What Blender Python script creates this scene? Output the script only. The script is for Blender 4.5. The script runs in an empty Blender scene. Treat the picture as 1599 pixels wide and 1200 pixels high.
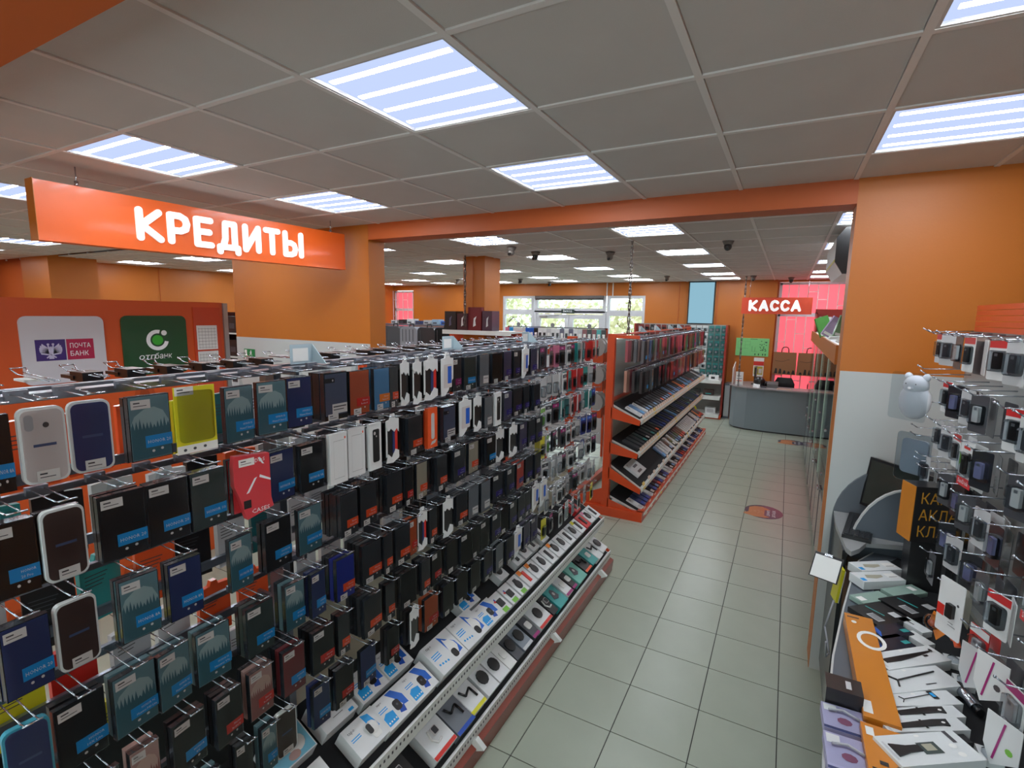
import bpy, math, random
from mathutils import Matrix, Vector
rnd = random.Random(7)
scene = bpy.context.scene
COL = scene.collection
# ------------------------------------------------------------ camera, world, exposure
CAMH = 2.2503
CEIL = 3.0388
yaw, pit, rol = 0.4958, 0.1393, 0.0154
fw = Vector((-math.sin(yaw)*math.cos(pit), math.cos(yaw)*math.cos(pit), -math.sin(pit)))
rt = Vector((math.cos(yaw), math.sin(yaw), 0)); up = rt.cross(fw)
c_, s_ = math.cos(rol), math.sin(rol)
rt2 = c_*rt + s_*up; up2 = c_*up - s_*rt
cam = bpy.data.cameras.new('camera'); camo = bpy.data.objects.new('camera', cam); COL.objects.link(camo)
m = Matrix.Identity(4)
for i in range(3):
    m[i][0], m[i][1], m[i][2] = rt2[i], up2[i], -fw[i]
m[0][3], m[1][3], m[2][3] = 0, 0, CAMH
camo.matrix_world = m
cam.sensor_width = 36; cam.lens = 36*788.84/1599; cam.clip_start = .02
scene.camera = camo
W = bpy.data.worlds.new('world'); scene.world = W; W.use_nodes = True
bg = W.node_tree.nodes['Background']; bg.inputs[0].default_value = (.86, .93, 1, 1); bg.inputs[1].default_value = 3.2
vs = scene.view_settings; vs.view_transform = 'Standard'; vs.look = 'None'; vs.gamma = 1; vs.use_curve_mapping = False
vs.exposure = .08
STRIP_E, DIFF_E = 60.0, 1.0

# ------------------------------------------------------------ materials
MATS = {}
def lin(c):
    c = c/255.0
    return c/12.92 if c <= .04045 else ((c+.055)/1.055)**2.4
def mat(name, rgb, rough=.5, metal=0, coat=0, noise=0, nscale=8, bump=0, bscale=60, emis=None, es=0, spec=.5, stretch=None):
    if name in MATS: return MATS[name]
    M_ = bpy.data.materials.new(name); M_.use_nodes = True; nt = M_.node_tree; b = nt.nodes['Principled BSDF']
    col = (lin(rgb[0]), lin(rgb[1]), lin(rgb[2]), 1)
    b.inputs['Base Color'].default_value = col; b.inputs['Roughness'].default_value = rough
    b.inputs['Metallic'].default_value = metal; b.inputs['Specular IOR Level'].default_value = spec
    if coat: b.inputs['Coat Weight'].default_value = coat; b.inputs['Coat Roughness'].default_value = .08
    if emis:
        b.inputs['Emission Color'].default_value = (lin(emis[0]), lin(emis[1]), lin(emis[2]), 1); b.inputs['Emission Strength'].default_value = es
    if noise or bump:
        tc = nt.nodes.new('ShaderNodeTexCoord'); mp = nt.nodes.new('ShaderNodeMapping'); nt.links.new(tc.outputs['Object'], mp.inputs[0])
        if stretch: mp.inputs['Scale'].default_value = stretch
    if noise:
        n = nt.nodes.new('ShaderNodeTexNoise'); n.inputs['Scale'].default_value = nscale; n.inputs['Detail'].default_value = 4
        nt.links.new(mp.outputs[0], n.inputs['Vector'])
        mx = nt.nodes.new('ShaderNodeMixRGB'); mx.blend_type = 'MULTIPLY'; mx.inputs[0].default_value = noise
        cr = nt.nodes.new('ShaderNodeValToRGB'); cr.color_ramp.elements[0].position = .3; cr.color_ramp.elements[0].color = (.55, .55, .55, 1)
        cr.color_ramp.elements[1].position = .7; cr.color_ramp.elements[1].color = (1, 1, 1, 1)
        nt.links.new(n.outputs['Fac'], cr.inputs[0]); mx.inputs[1].default_value = col; nt.links.new(cr.outputs[0], mx.inputs[2])
        nt.links.new(mx.outputs[0], b.inputs['Base Color'])
    if bump:
        n = nt.nodes.new('ShaderNodeTexNoise'); n.inputs['Scale'].default_value = bscale; nt.links.new(mp.outputs[0], n.inputs['Vector'])
        bp = nt.nodes.new('ShaderNodeBump'); bp.inputs['Strength'].default_value = bump; bp.inputs['Distance'].default_value = .01
        nt.links.new(n.outputs['Fac'], bp.inputs['Height']); nt.links.new(bp.outputs[0], b.inputs['Normal'])
    MATS[name] = M_; return M_
def emat(name, rgb, es):
    if name in MATS: return MATS[name]
    M_ = bpy.data.materials.new(name); M_.use_nodes = True; nt = M_.node_tree; nt.nodes.clear()
    e = nt.nodes.new('ShaderNodeEmission'); o = nt.nodes.new('ShaderNodeOutputMaterial')
    e.inputs[0].default_value = (lin(rgb[0]), lin(rgb[1]), lin(rgb[2]), 1); e.inputs[1].default_value = es
    nt.links.new(e.outputs[0], o.inputs[0]); MATS[name] = M_; return M_
def clear(name, rgb, gl=.1, rough=.05):
    if name in MATS: return MATS[name]
    M_ = bpy.data.materials.new(name); M_.use_nodes = True; nt = M_.node_tree; nt.nodes.clear()
    t = nt.nodes.new('ShaderNodeBsdfTransparent'); g = nt.nodes.new('ShaderNodeBsdfGlossy'); mx = nt.nodes.new('ShaderNodeMixShader')
    lw = nt.nodes.new('ShaderNodeLayerWeight'); lw.inputs[0].default_value = gl; o = nt.nodes.new('ShaderNodeOutputMaterial')
    t.inputs[0].default_value = (lin(rgb[0]), lin(rgb[1]), lin(rgb[2]), 1); g.inputs[1].default_value = rough
    nt.links.new(lw.outputs['Fresnel'], mx.inputs[0]); nt.links.new(t.outputs[0], mx.inputs[1]); nt.links.new(g.outputs[0], mx.inputs[2])
    nt.links.new(mx.outputs[0], o.inputs[0]); MATS[name] = M_; return M_

WALLO = mat('orange wall paint', (188, 106, 26), .45, noise=.08, nscale=1.5, bump=.04, bscale=90)
BEAMO = mat('dark orange beam paint', (188, 90, 34), .5, noise=.08, nscale=2)
WALLW = mat('off white wall paint', (188, 192, 190), .5, noise=.06, nscale=1.5)
CEILT = mat('ceiling tile', (206, 203, 200), .85, noise=.12, nscale=3, bump=.1, bscale=300)
TEE = mat('ceiling tee', (226, 224, 222), .5)
TILE = mat('floor tile', (166, 173, 156), .3, noise=.14, nscale=4, bump=.02, bscale=20)
GROUT = mat('grout', (52, 54, 50), .8)
RACKO = mat('rack orange enamel', (208, 72, 24), .35, coat=.3)
WHITE = mat('white enamel', (222, 224, 220), .4)
CREAM = mat('cream enamel', (214, 208, 184), .5)
STEEL = mat('chrome wire', (190, 196, 205), .22, metal=1)
RAIL = mat('galvanised rail', (150, 158, 170), .3, metal=.9)
BLACK = mat('black plastic', (16, 16, 18), .35, coat=.3)
MATB = mat('black rubber mat', (20, 22, 25), .85, noise=.3, nscale=40)
LAM = mat('grey laminate', (90, 98, 106), .35, noise=.05)
LAMD = mat('dark grey laminate', (92, 98, 104), .4)
LAMC = mat('counter grey laminate', (126, 138, 144), .35)
SIGNO = mat('sign orange vinyl', (232, 98, 30), .4, coat=.2)
SIGNR = mat('sign red orange vinyl', (214, 70, 34), .4)
LETT = mat('white letter acrylic', (248, 250, 250), .4, emis=(255, 255, 255), es=.35)
PANELO = mat('partition orange laminate', (206, 84, 32), .4)
GLASS = clear('clear glass', (244, 251, 248), .12, .02)
SLEEVE = clear('clear plastic sleeve', (246, 248, 250), .2, .1)
HAZY = clear('hazy clear plastic', (226, 232, 236), .26, .15)
ALU = mat('brushed aluminium', (170, 174, 178), .3, metal=.8)
def C(name, r, g, b, rough=.4, coat=.4): return mat(name, (r, g, b), rough, coat=coat)
STK = C('white paper sticker', 232, 232, 228, .7, 0)
INK = C('grey ink', 70, 70, 74, .7, 0)
WINK = mat('white ink', (240, 244, 248), .6)
SKY = C('sky blue label', 20, 156, 226); ORG = C('orange red label', 246, 92, 40); RED = C('red label', 214, 44, 34)
PUR = C('purple label', 58, 42, 138); MAG = C('magenta label', 158, 34, 112); AMB = C('amber label', 244, 136, 34)
DBL = C('deep blue label', 14, 74, 176)
SIDE = C('dark clear edge', 34, 38, 44, .25, .6)
TEAL = C('teal card', 104, 140, 148); TEALD = C('dark teal forest', 62, 108, 120); MIST = C('pale mist print', 158, 186, 188, .5); MISTP = C('pale peach mist', 206, 180, 168, .5); PEACH = C('peach card', 184, 150, 142); PEACHD = C('dusty rose forest', 150, 96, 92)
NAVY = C('navy case', 42, 55, 104); CHAR = C('charcoal case', 56, 59, 62); BLK = C('black case', 24, 23, 25); GRN = C('dark green case', 58, 72, 70)
BRN = C('dark brown case', 62, 44, 40); DRED = C('dark red case', 122, 46, 52); COB = C('cobalt case', 38, 52, 148); LBL = C('light blue case', 84, 144, 188)
RUST = C('rust card', 186, 88, 48); SLATE = C('slate case', 82, 92, 116); OLIVE = C('olive cream case', 172, 168, 148); GREY = C('clear grey case', 128, 134, 138)
CARDW = C('white carton', 222, 224, 224, .55, .1); YEL = C('yellow card', 222, 214, 38); CORAL = C('coral red carton', 214, 62, 70); SALM = C('salmon strip', 206, 84, 70)
LPUR = C('violet grey case', 88, 84, 108); BLUE = C('blue screen print', 30, 96, 200); TQ = C('turquoise card', 56, 160, 158); GREEN = C('green print', 120, 190, 60)
RIMW = C('white clear rim', 226, 232, 230); GREYW = C('pale grey case', 206, 200, 198); RIMT = C('teal rim', 60, 158, 180)

# ------------------------------------------------------------ mesh builder
TXT = {}
def text_polys(s):
    if s in TXT: return TXT[s]
    cu = bpy.data.curves.new('t', 'FONT'); cu.body = s; cu.resolution_u = 1
    o = bpy.data.objects.new('t', cu); COL.objects.link(o)
    dg = bpy.context.evaluated_depsgraph_get(); me = bpy.data.meshes.new_from_object(o.evaluated_get(dg))
    v = [(a.co.x, a.co.y) for a in me.vertices]; f = [list(p.vertices) for p in me.polygons]
    bpy.data.objects.remove(o); bpy.data.curves.remove(cu); bpy.data.meshes.remove(me)
    x0 = min(a for a, _ in v); x1 = max(a for a, _ in v); y0 = min(b for _, b in v); y1 = max(b for _, b in v)
    TXT[s] = ([(a-x0, b-y0) for a, b in v], f, x1-x0, y1-y0); return TXT[s]
class MB:
    def __init__(s): s.v = []; s.f = []; s.m = []; s.mats = []; s.sm = []
    def mi(s, m_):
        if m_ not in s.mats: s.mats.append(m_)
        return s.mats.index(m_)
    def face(s, idx, m_, sm=False): s.f.append(idx); s.m.append(s.mi(m_)); s.sm.append(sm)
    def poly(s, pts, m_):
        n = len(s.v); s.v += [tuple(p) for p in pts]; s.face(list(range(n, n+len(pts))), m_); return s
    def box(s, x0, y0, z0, x1, y1, z1, m_, R=None):
        p = [(x, y, z) for x in (x0, x1) for y in (y0, y1) for z in (z0, z1)]
        if R is not None: p = [tuple(R @ Vector(q)) for q in p]
        n = len(s.v); s.v += p
        for q in ((0, 1, 3, 2), (4, 6, 7, 5), (0, 4, 5, 1), (2, 3, 7, 6), (0, 2, 6, 4), (1, 5, 7, 3)): s.face([n+i for i in q], m_)
        return s
    def ext(s, pts, a, b, m_, ax=0, m2=None):
        # outline pts extruded along axis ax from a to b; ax 0: pts=(y,z); 1: pts=(x,z); 2: pts=(x,y)
        def P(q, t): return (t, q[0], q[1]) if ax == 0 else ((q[0], t, q[1]) if ax == 1 else (q[0], q[1], t))
        n = len(s.v); k = len(pts); s.v += [P(q, a) for q in pts] + [P(q, b) for q in pts]
        s.face(list(range(n+k-1, n-1, -1)), m2 or m_); s.face(list(range(n+k, n+2*k)), m2 or m_)
        for i in range(k):
            j = (i+1) % k; s.face([n+i, n+j, n+k+j, n+k+i], m_)
        return s
    def cyl(s, p, q, r, m_, n=8, r2=None, sm=True):
        p = Vector(p); q = Vector(q); d = (q-p).normalized(); a = d.orthogonal().normalized(); b = d.cross(a); r2 = r if r2 is None else r2
        k = len(s.v)
        for c, rr in ((p, r), (q, r2)):
            for i in range(n):
                t = 2*math.pi*i/n; s.v.append(tuple(c + rr*(math.cos(t)*a + math.sin(t)*b)))
        for i in range(n):
            j = (i+1) % n; s.face([k+i, k+j, k+n+j, k+n+i], m_, sm)
        s.face(list(range(k+n-1, k-1, -1)), m_); s.face(list(range(k+n, k+2*n)), m_); return s
    def path(s, pts, r, m_, n=5):
        for a, b in zip(pts, pts[1:]): s.cyl(a, b, r, m_, n)
        return s
    def dome(s, c, rx, ry, rz, m_, n=14, k=7, lo=-90, hi=90):
        b = len(s.v)
        for i in range(k+1):
            t = math.radians(lo+(hi-lo)*i/k)
            for j in range(n):
                a = 2*math.pi*j/n; s.v.append((c[0]+rx*math.cos(t)*math.cos(a), c[1]+ry*math.cos(t)*math.sin(a), c[2]+rz*math.sin(t)))
        for i in range(k):
            for j in range(n):
                j2 = (j+1) % n; s.face([b+i*n+j, b+i*n+j2, b+(i+1)*n+j2, b+(i+1)*n+j], m_, True)
        return s
    def disc(s, w, u, v, ru, rv, m_, n=14):   # flat print on the face x=w
        return s.poly([(w, u+ru*math.cos(2*math.pi*i/n), v+rv*math.sin(2*math.pi*i/n)) for i in range(n)], m_)
    def rect(s, w, u0, v0, u1, v1, m_): return s.poly([(w, u0, v0), (w, u1, v0), (w, u1, v1), (w, u0, v1)], m_)
    def text(s, string, w, u, v, h, m_, maxw=None, center=True, shear=0, sx=1.0):
        vv, ff, tw, th = text_polys(string); k = h/th; kx = k*sx
        if maxw and tw*kx > maxw: kx = maxw/tw
        ou = u - (tw*kx/2 if center else 0); n = len(s.v)
        s.v += [(w, ou+a*kx+shear*b*k, v+b*k) for a, b in vv]
        for f in ff: s.face([n+i for i in f], m_)
        return s
    def xf(s, M_): s.v = [tuple(M_ @ Vector(p)) for p in s.v]; return s
    def mesh(s, name):
        me = bpy.data.meshes.new(name); me.from_pydata(s.v, [], s.f)
        for m_ in s.mats: me.materials.append(m_)
        me.polygons.foreach_set('material_index', s.m); me.polygons.foreach_set('use_smooth', s.sm); me.update(); return me
def rrect(u0, v0, u1, v1, r, n=4):
    o = []
    for cx, cy, a in ((u1-r, v1-r, 0), (u0+r, v1-r, 90), (u0+r, v0+r, 180), (u1-r, v0+r, 270)):
        for i in range(n+1):
            t = math.radians(a+90*i/n); o.append((cx+r*math.cos(t), cy+r*math.sin(t)))
    return o
# ------------------------------------------------------------ object helpers
LABELS = {}
def obj(name, mb, parent=None, label=None, matrix=None, loc=None):
    me = mb.mesh(name) if isinstance(mb, MB) else mb
    o = bpy.data.objects.new(name, me); COL.objects.link(o)
    if parent is not None: o.parent = parent
    if matrix is not None: o.matrix_basis = matrix
    if loc is not None: o.location = loc
    if label: o['label'] = label
    return o
def tag(o, label, cat, group=None):
    o['label'] = label; o['category'] = cat
    if group: o['group'] = group
    n = len(label.split())
    if n > 16 or n < 4: print('LABELWORDS', n, label)
    if label in LABELS and LABELS[label] != (group or o.name): print('DUP', label)
    LABELS[label] = group or o.name
    return o
def thing(name, label, cat, loc=(0, 0, 0), rotz=0, group=None, matrix=None):
    o = bpy.data.objects.new(name, None); COL.objects.link(o); o.empty_display_size = .1
    if matrix is not None: o.matrix_basis = matrix
    else: o.location = loc; o.rotation_euler = (0, 0, rotz)
    return tag(o, label, cat, group)
def struct(name, mb, parent=None, kind='structure'):
    o = obj(name, mb, parent)
    if parent is None: o['kind'] = kind
    return o
class Proto:      # a product: meshes built once, copies share them
    def __init__(s, name, cat, root, kids=()): s.name, s.cat, s.root, s.kids = name, cat, root.mesh(name), [(a, b.mesh(a), l) for a, b, l in kids]
    def put(s, matrix, label, group=None, kids=True, name=None):
        o = obj(name or s.name, s.root, matrix=matrix); tag(o, label, s.cat, group)
        if kids:
            for a, b, l in s.kids: obj(a, b, o, l)
        return o
def frame(loc, w, u, v):   # matrix whose x,y,z columns are w (face normal), u (right), v (up)
    w, u, v = Vector(w).normalized(), Vector(u).normalized(), Vector(v).normalized(); M_ = Matrix.Identity(4)
    for i in range(3): M_[i][0], M_[i][1], M_[i][2], M_[i][3] = w[i], u[i], v[i], loc[i]
    return M_
def FX(loc, tilt=0, scale=1):      # facing +x, swung by tilt degrees about z
    M_ = Matrix.Translation(loc) @ Matrix.Rotation(math.radians(tilt), 4, 'Z')
    return M_ @ Matrix.Diagonal((1, scale, 1, 1)) if scale != 1 else M_
ORD = ['first', 'second', 'third', 'fourth', 'fifth', 'sixth', 'seventh', 'eighth', 'ninth', 'tenth', '11th', '12th', '13th', '14th', '15th', '16th', '17th', '18th', '19th', '20th', '21st', '22nd', '23rd', '24th', '25th', '26th', '27th', '28th', '29th', '30th', '31st', '32nd', '33rd', '34th', '35th', '36th', '37th', '38th', '39th', '40th', '41st', '42nd', '43rd', '44th', '45th', '46th', '47th', '48th', '49th', '50th'] + ['%dth' % i for i in range(51, 100)]
# ------------------------------------------------------------ structure
FX0, FY0, TS = -1.077, 2.4367, .4
fl = MB().box(-13.2, -2.2, -.1, 2.4, 12.6, -.004, GROUT); floor = struct('floor', fl)
tp = MB(); g = .0028
tp.box(g, g, -.006, TS-g, TS-g, 0, TILE); tme = tp.mesh('tile')
rest = MB(); cnt = 0
for i in range(-31, 9):
    for j in range(-12, 26):
        x, y = FX0+i*TS, FY0+j*TS
        if x < -13.2 or x+TS > 2.5 or y < -2.2 or y+TS > 12.7: continue
        if -1.5 < x < .5 and y > .3 and cnt < 290:
            o = obj('tile', tme, floor); o.location = (x, y, 0); cnt += 1
        else:
            rest.poly([(x+g, y+g, 0), (x+TS-g, y+g, 0), (x+TS-g, y+TS-g, 0), (x+g, y+TS-g, 0)], TILE)
            # tiny bevel skirt keeps the joint recessed
o = struct('tile_field', rest, floor); o['kind'] = 'stuff'
YW, YB = 3.57, 3.78
def wall(name, boxes, mats=None):
    mb = MB()
    for b in boxes: mb.box(*b[:6], b[6] if len(b) > 6 else WALLO)
    return struct(name, mb)
ZT = CEIL+.15
wall('wall_divider_right', [(.29, YW, 0, 2.2, YB, ZT), (.293, YW-.004, 0, 2.2, YW, 1.94, WALLW)])
wall('wall_divider_left', [(-5.5, YW, 0, -3.46, YB, ZT), (-5.497, YW-.004, 0, -3.463, YW, 1.94, WALLW)])
wall('trim_1', [(-5.5, YW+.002, 2.9, .3, YB-.002, ZT, BEAMO)])
wall('trim_2', [(-13, .2, 2.86, 2.2, .6, ZT, BEAMO)])
XW0, XW1 = -7.04, -3.08
wall('wall_back', [(-11.2, 12.4, 0, -11.0, 12.6, ZT), (-11.0, 12.4, 0, -10.2, 12.6, .9), (-11, 12.4, 2.9, -10.2, 12.6, ZT), (-10.2, 12.4, 0, XW0, 12.6, ZT),
     (XW0, 12.4, 2.72, XW1, 12.6, ZT), (XW1, 12.4, 0, -.23, 12.6, ZT), (-.23, 12.4, 3.0, 1.75, 12.6, ZT), (-.23, 12.4, 0, 1.75, 12.6, .5), (1.75, 12.4, 0, 2.3, 12.6, ZT), (-1.0, 12.25, 0, -.26, 12.4, ZT)])
wall('wall_left_far', [(-11.2, 3.9, 0, -11.0, 12.4, ZT), (-11.3, 3.65, 0, -10.3, 4.3, ZT, WALLO), (-13.2, 3.8, 0, -11.2, 4.0, ZT, BEAMO), (-10.995, 5.6, 0, -10.99, 5.61, ZT, BEAMO)])
wall('wall_left', [(-13.2, -2.2, 0, -13.0, 3.8, ZT, BEAMO)])
wall('wall_right', [(2.2, -2.2, 0, 2.4, 12.6, ZT)])
wall('wall_rear', [(-13.2, -2.4, 0, -9, -2.2, ZT), (-9, -2.4, 0, 1.6, -2.2, .8), (-9, -2.4, 2.7, 1.6, -2.2, ZT), (-9, -2.4, .8, -3.6, -2.2, 2.7), (1.6, -2.4, 0, 2.4, -2.2, ZT)])  # opening cut for the added daylight window
wall('trim_3', [(-1.46, 12.393, 0, -1.445, 12.4, ZT, BEAMO), (-2.3, 12.393, 0, -2.29, 12.4, ZT, BEAMO), (-3.9, 12.37, 2.72, -3.88, 12.4, ZT, WHITE), (-4.05, 12.37, 2.72, -4.03, 12.4, ZT, WHITE)])
cl = wall('wall_column_far', [(-4.16, 6.17, 0, -3.8, 6.6, ZT, WALLO), (-4.0, 6.166, 0, -3.992, 6.17, ZT, BEAMO)])
# ceiling
ceil = struct('ceiling', MB().box(-13.2, -2.4, CEIL+.12, 2.4, 12.6, CEIL+.2, CEILT))
tees = MB()
xl = [-3.3258+.6*i for i in range(-16, 10)]; yf = [1.2737+.6*j for j in range(-5, 4)]; yb_ = [4.0256+.6*j for j in range(0, 14)]
for x in xl:
    if -13 < x < 2.2: tees.box(x-.012, -2.2, CEIL-.006, x+.012, 3.57, CEIL+.02, TEE); tees.box(x-.012, 3.78, CEIL-.006, x+.012, 12.4, CEIL+.02, TEE)
for y in yf+yb_: tees.box(-13, y-.012, CEIL-.0055, 2.2, y+.012, CEIL+.02, TEE)
struct('ceiling_grid', tees, ceil)
LIGHTS = []
LX = [.2742-1.8*k for k in range(8)]
rows_y = [(-1.1263, 'row behind the near beam'), (1.2737, 'nearest row before the low beam'), (2.4737, 'row just before the low beam')]
rows_b = [(4.6256+1.8*k, ORD[k]+' row past the low beam') for k in range(4)] + [(11.2256, 'last row before the back wall')]
for y, t in rows_y+rows_b:
    for k, x in enumerate(LX):
        if x < -13: continue
        if y > 3.6 and x < -11: continue
        LIGHTS.append((x, y, t, k))
lset = {(round(a, 2), round(b, 2)) for a, b, _, _ in LIGHTS}
t0 = MB(); t0.box(.014, .014, .0, .586, .586, .014, CEILT); ctm = t0.mesh('ceiling_tile')
rest = MB(); cells = []
for y0s in (yf, yb_):
    for y in y0s:
        for x in xl:
            if x < -13 or x > 2.1 or (round(x, 2), round(y, 2)) in lset: continue
            y1 = y+.6
            if y0s is yf and y > 3.3: y1 = 3.57
            if y+.01 > 12.4: continue
            cells.append((math.hypot(x+.3, y+.3), x, y, min(y1, 12.4)))
for x in xl:
    if -11 < x < 2.1: cells.append((99, x, 3.78, 4.0256))
cells.sort(); n = 0
for d, x, y, y1 in cells:
    if y > .5 and y1-y > .59 and n < 235 and x > -7.5:
        o = obj('ceiling_tile', ctm, ceil); o.location = (x, y, CEIL); n += 1
    else: rest.box(x+.014, y+.012, CEIL, x+.586, y1-.012, CEIL+.012, CEILT)
o = struct('tile_field', rest, ceil); o['kind'] = 'stuff'
# ceiling lights
FRM = mat('light frame', (200, 200, 200), .4)
DIF = emat('light diffuser', (196, 212, 255), DIFF_E); STR = emat('led strip glow', (244, 250, 255), STRIP_E)
fr = MB()
for a in ((.012, .012, .588, .022), (.012, .578, .588, .588), (.012, .022, .022, .578), (.578, .022, .588, .578)): fr.box(a[0], a[1], -.004, a[2], a[3], .03, FRM)
frm = fr.mesh('frame'); df = MB().box(.022, .022, .008, .578, .578, .014, DIF).mesh('diffuser')
st = MB(); st.box(.045, -.011, .0035, .555, .011, .0065, STR); stm = st.mesh('led_strip')
for x, y, t, k in LIGHTS:
    L = thing('ceiling_light', 'square four strip ceiling light, %s, %s from right' % (t, ORD[k]), 'light', (x, y, CEIL), 0, 'square ceiling lights')
    obj('frame', frm, L); obj('diffuser', df, L)
    for q in range(4): obj('led_strip', stm, L, loc=(0, .095+q*.137, 0))
# windows of the entrance, plus one added behind the camera for daylight
PVC = mat('white pvc frame', (206, 208, 214), .4)
def frame_boxes(mb, x0, z0, x1, z1, t=.07, y=12.42, d=.09, m_=PVC):
    mb.box(x0, y, z0, x1, y+d, z0+t, m_); mb.box(x0, y, z1-t, x1, y+d, z1, m_); mb.box(x0, y, z0+t, x0+t, y+d, z1-t, m_); mb.box(x1-t, y, z0+t, x1, y+d, z1-t, m_)
def window(name, x0, z0, x1, z1, splits):
    w_ = struct(name, MB().box(x0, 12.4, z0-.04, x1, 12.55, z0, PVC))
    for a, b, c, d in splits:
        f = MB(); frame_boxes(f, a, b, c, d); fo = obj('window_frame', f, w_)
        obj('pane', MB().box(a+.07, 12.455, b+.07, c-.07, 12.465, d-.07, GLASS), fo)
    return w_
window('window_1', -7.04, .9, -6.09, 2.72, [(-7.04, 2.29, -6.09, 2.72), (-7.04, .9, -6.09, 2.29)])
window('window_2', -6.05, 2.33, -4.08, 2.72, [(-6.05, 2.33, -4.08, 2.72)])
for a_, b_, n_ in ((-3.6, 1.6, 'added_rear_window'),):  # added unseen window, lets sky light onto ceiling and product faces
    w_ = struct(n_, MB().box(a_, -2.34, .8, b_, -2.26, .86, PVC).box(a_, -2.34, 2.64, b_, -2.26, 2.7, PVC).box(a_, -2.34, 1.9, b_, -2.26, 1.95, PVC))
    obj('pane', MB().box(a_, -2.305, .86, b_, -2.3, 2.64, GLASS), w_)
    for k in range(6): obj('mullion', MB().box(a_+k*(b_-a_-.06)/5, -2.34, .86, a_+k*(b_-a_-.06)/5+.06, -2.26, 2.64, PVC), w_)
window('window_3', -4.04, .9, -3.08, 2.72, [(-4.04, 2.29, -3.08, 2.72), (-4.04, .9, -3.08, 2.29)])
struct('wall_sill', MB().box(-7.04, 12.4, 0, -6.07, 12.6, .86, WALLO).box(-4.06, 12.4, 0, -3.08, 12.6, .86, WALLO))
d_ = struct('door_1', MB().box(-6.07, 12.4, 2.26, -4.06, 12.55, 2.33, PVC).box(-6.07, 12.4, 0, -6.0, 12.55, 2.26, PVC).box(-4.13, 12.4, 0, -4.06, 12.55, 2.26, PVC))
for a, b in ((-6.0, -5.07), (-5.06, -4.13)):
    f = MB(); frame_boxes(f, a, .03, b, 2.24, .11, 12.43, .07); f.box(a+.11, 12.43, .95, b-.11, 12.5, 1.05, PVC); fo = obj('door_leaf', f, d_)
    obj('pane', MB().box(a+.11, 12.46, 1.05, b-.11, 12.47, 2.13, GLASS), fo); obj('handle', MB().cyl(((b-.07) if a < -5.5 else (a+.07), 12.39, .95), ((b-.07) if a < -5.5 else (a+.07), 12.39, 1.25), .014, ALU), fo)
tag(obj('exit_sign', MB().box(-5.25, 12.36, 2.27, -4.9, 12.39, 2.37, C('dark exit sign', 40, 60, 56)).xf(Matrix.Identity(4)).rect(0, 0, 0, .0001, .0001, WINK)), 'small exit sign on the frame above the entrance doors', 'sign')
t = MB().text('ВЫХОД', .0, 0, 0, .06, WINK, .28).xf(frame((-5.075, 12.358, 2.29), (0, -1, 0), (1, 0, 0), (0, 0, 1))); obj('lettering', t, bpy.data.objects['exit_sign'])
tag(obj('roller_shutter', MB().box(-6.0, 12.3, 2.64, -4.12, 12.385, 2.72, C('dark shutter', 70, 62, 58)).cyl((-6, 12.34, 2.64), (-4.12, 12.34, 2.64), .03, C('dark shutter', 70, 62, 58))), 'dark rolled shutter above the entrance transom', 'shutter')
tag(obj('door_closer', MB().box(-5.9, 12.38, 2.15, -5.68, 12.43, 2.2, ALU).path([(-5.7, 12.36, 2.18), (-5.5, 12.34, 2.2), (-5.35, 12.42, 2.22)], .008, ALU)), 'grey door closer on top of the left entrance leaf', 'door closer')
# pink backlit windows with a welded grille
FILM = mat('pink window film', (224, 84, 92), .5, emis=(255, 104, 118), es=.9)
GRIL = mat('pale painted grille', (214, 196, 196), .5)
def pink(name, x0, z0, x1, z1, nx, horiz, gy=12.36):
    w_ = struct(name, MB().box(x0, 12.5, z0, x1, 12.54, z1, FILM))
    obj('window_frame', MB().box(x0, 12.44, z0, x0+.05, 12.5, z1, PVC).box(x1-.05, 12.44, z0, x1, 12.5, z1, PVC).box(x0, 12.44, z1-.05, x1, 12.5, z1, PVC).box(x0, 12.44, z0, x1, 12.5, z0+.05, PVC).box(x0, 12.44, 2.27 if z0 < 1 else 2.2, x1, 12.5, 2.35, PVC), w_)
    dx = (x1-x0)/nx
    for i in range(nx+1):
        obj('grille_bar', MB().box(x0+i*dx-.009, gy, z0-.02, x0+i*dx+.009, gy+.018, z1, GRIL), w_)
    for i in range(nx):
        for k, z in enumerate(horiz[i % len(horiz)]):
            if z0 < z < z1: obj('grille_bar', MB().box(x0+i*dx+.009, gy, z, x0+(i+1)*dx-.009, gy+.016, z+.016, GRIL), w_)
    return w_
pink('window_4', -.22, .5, 1.74, 2.99, 11, [(2.62, 1.72, 1.0, .7), (2.2, 1.45), (2.5, 1.9, .9), (2.78, 1.6, 1.15)])
pink('window_5', -10.98, .9, -10.2, 2.88, 4, [(2.6, 2.1, 1.4), (2.3, 1.7), (2.6, 2.0), (2.3, 1.8)])
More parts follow.
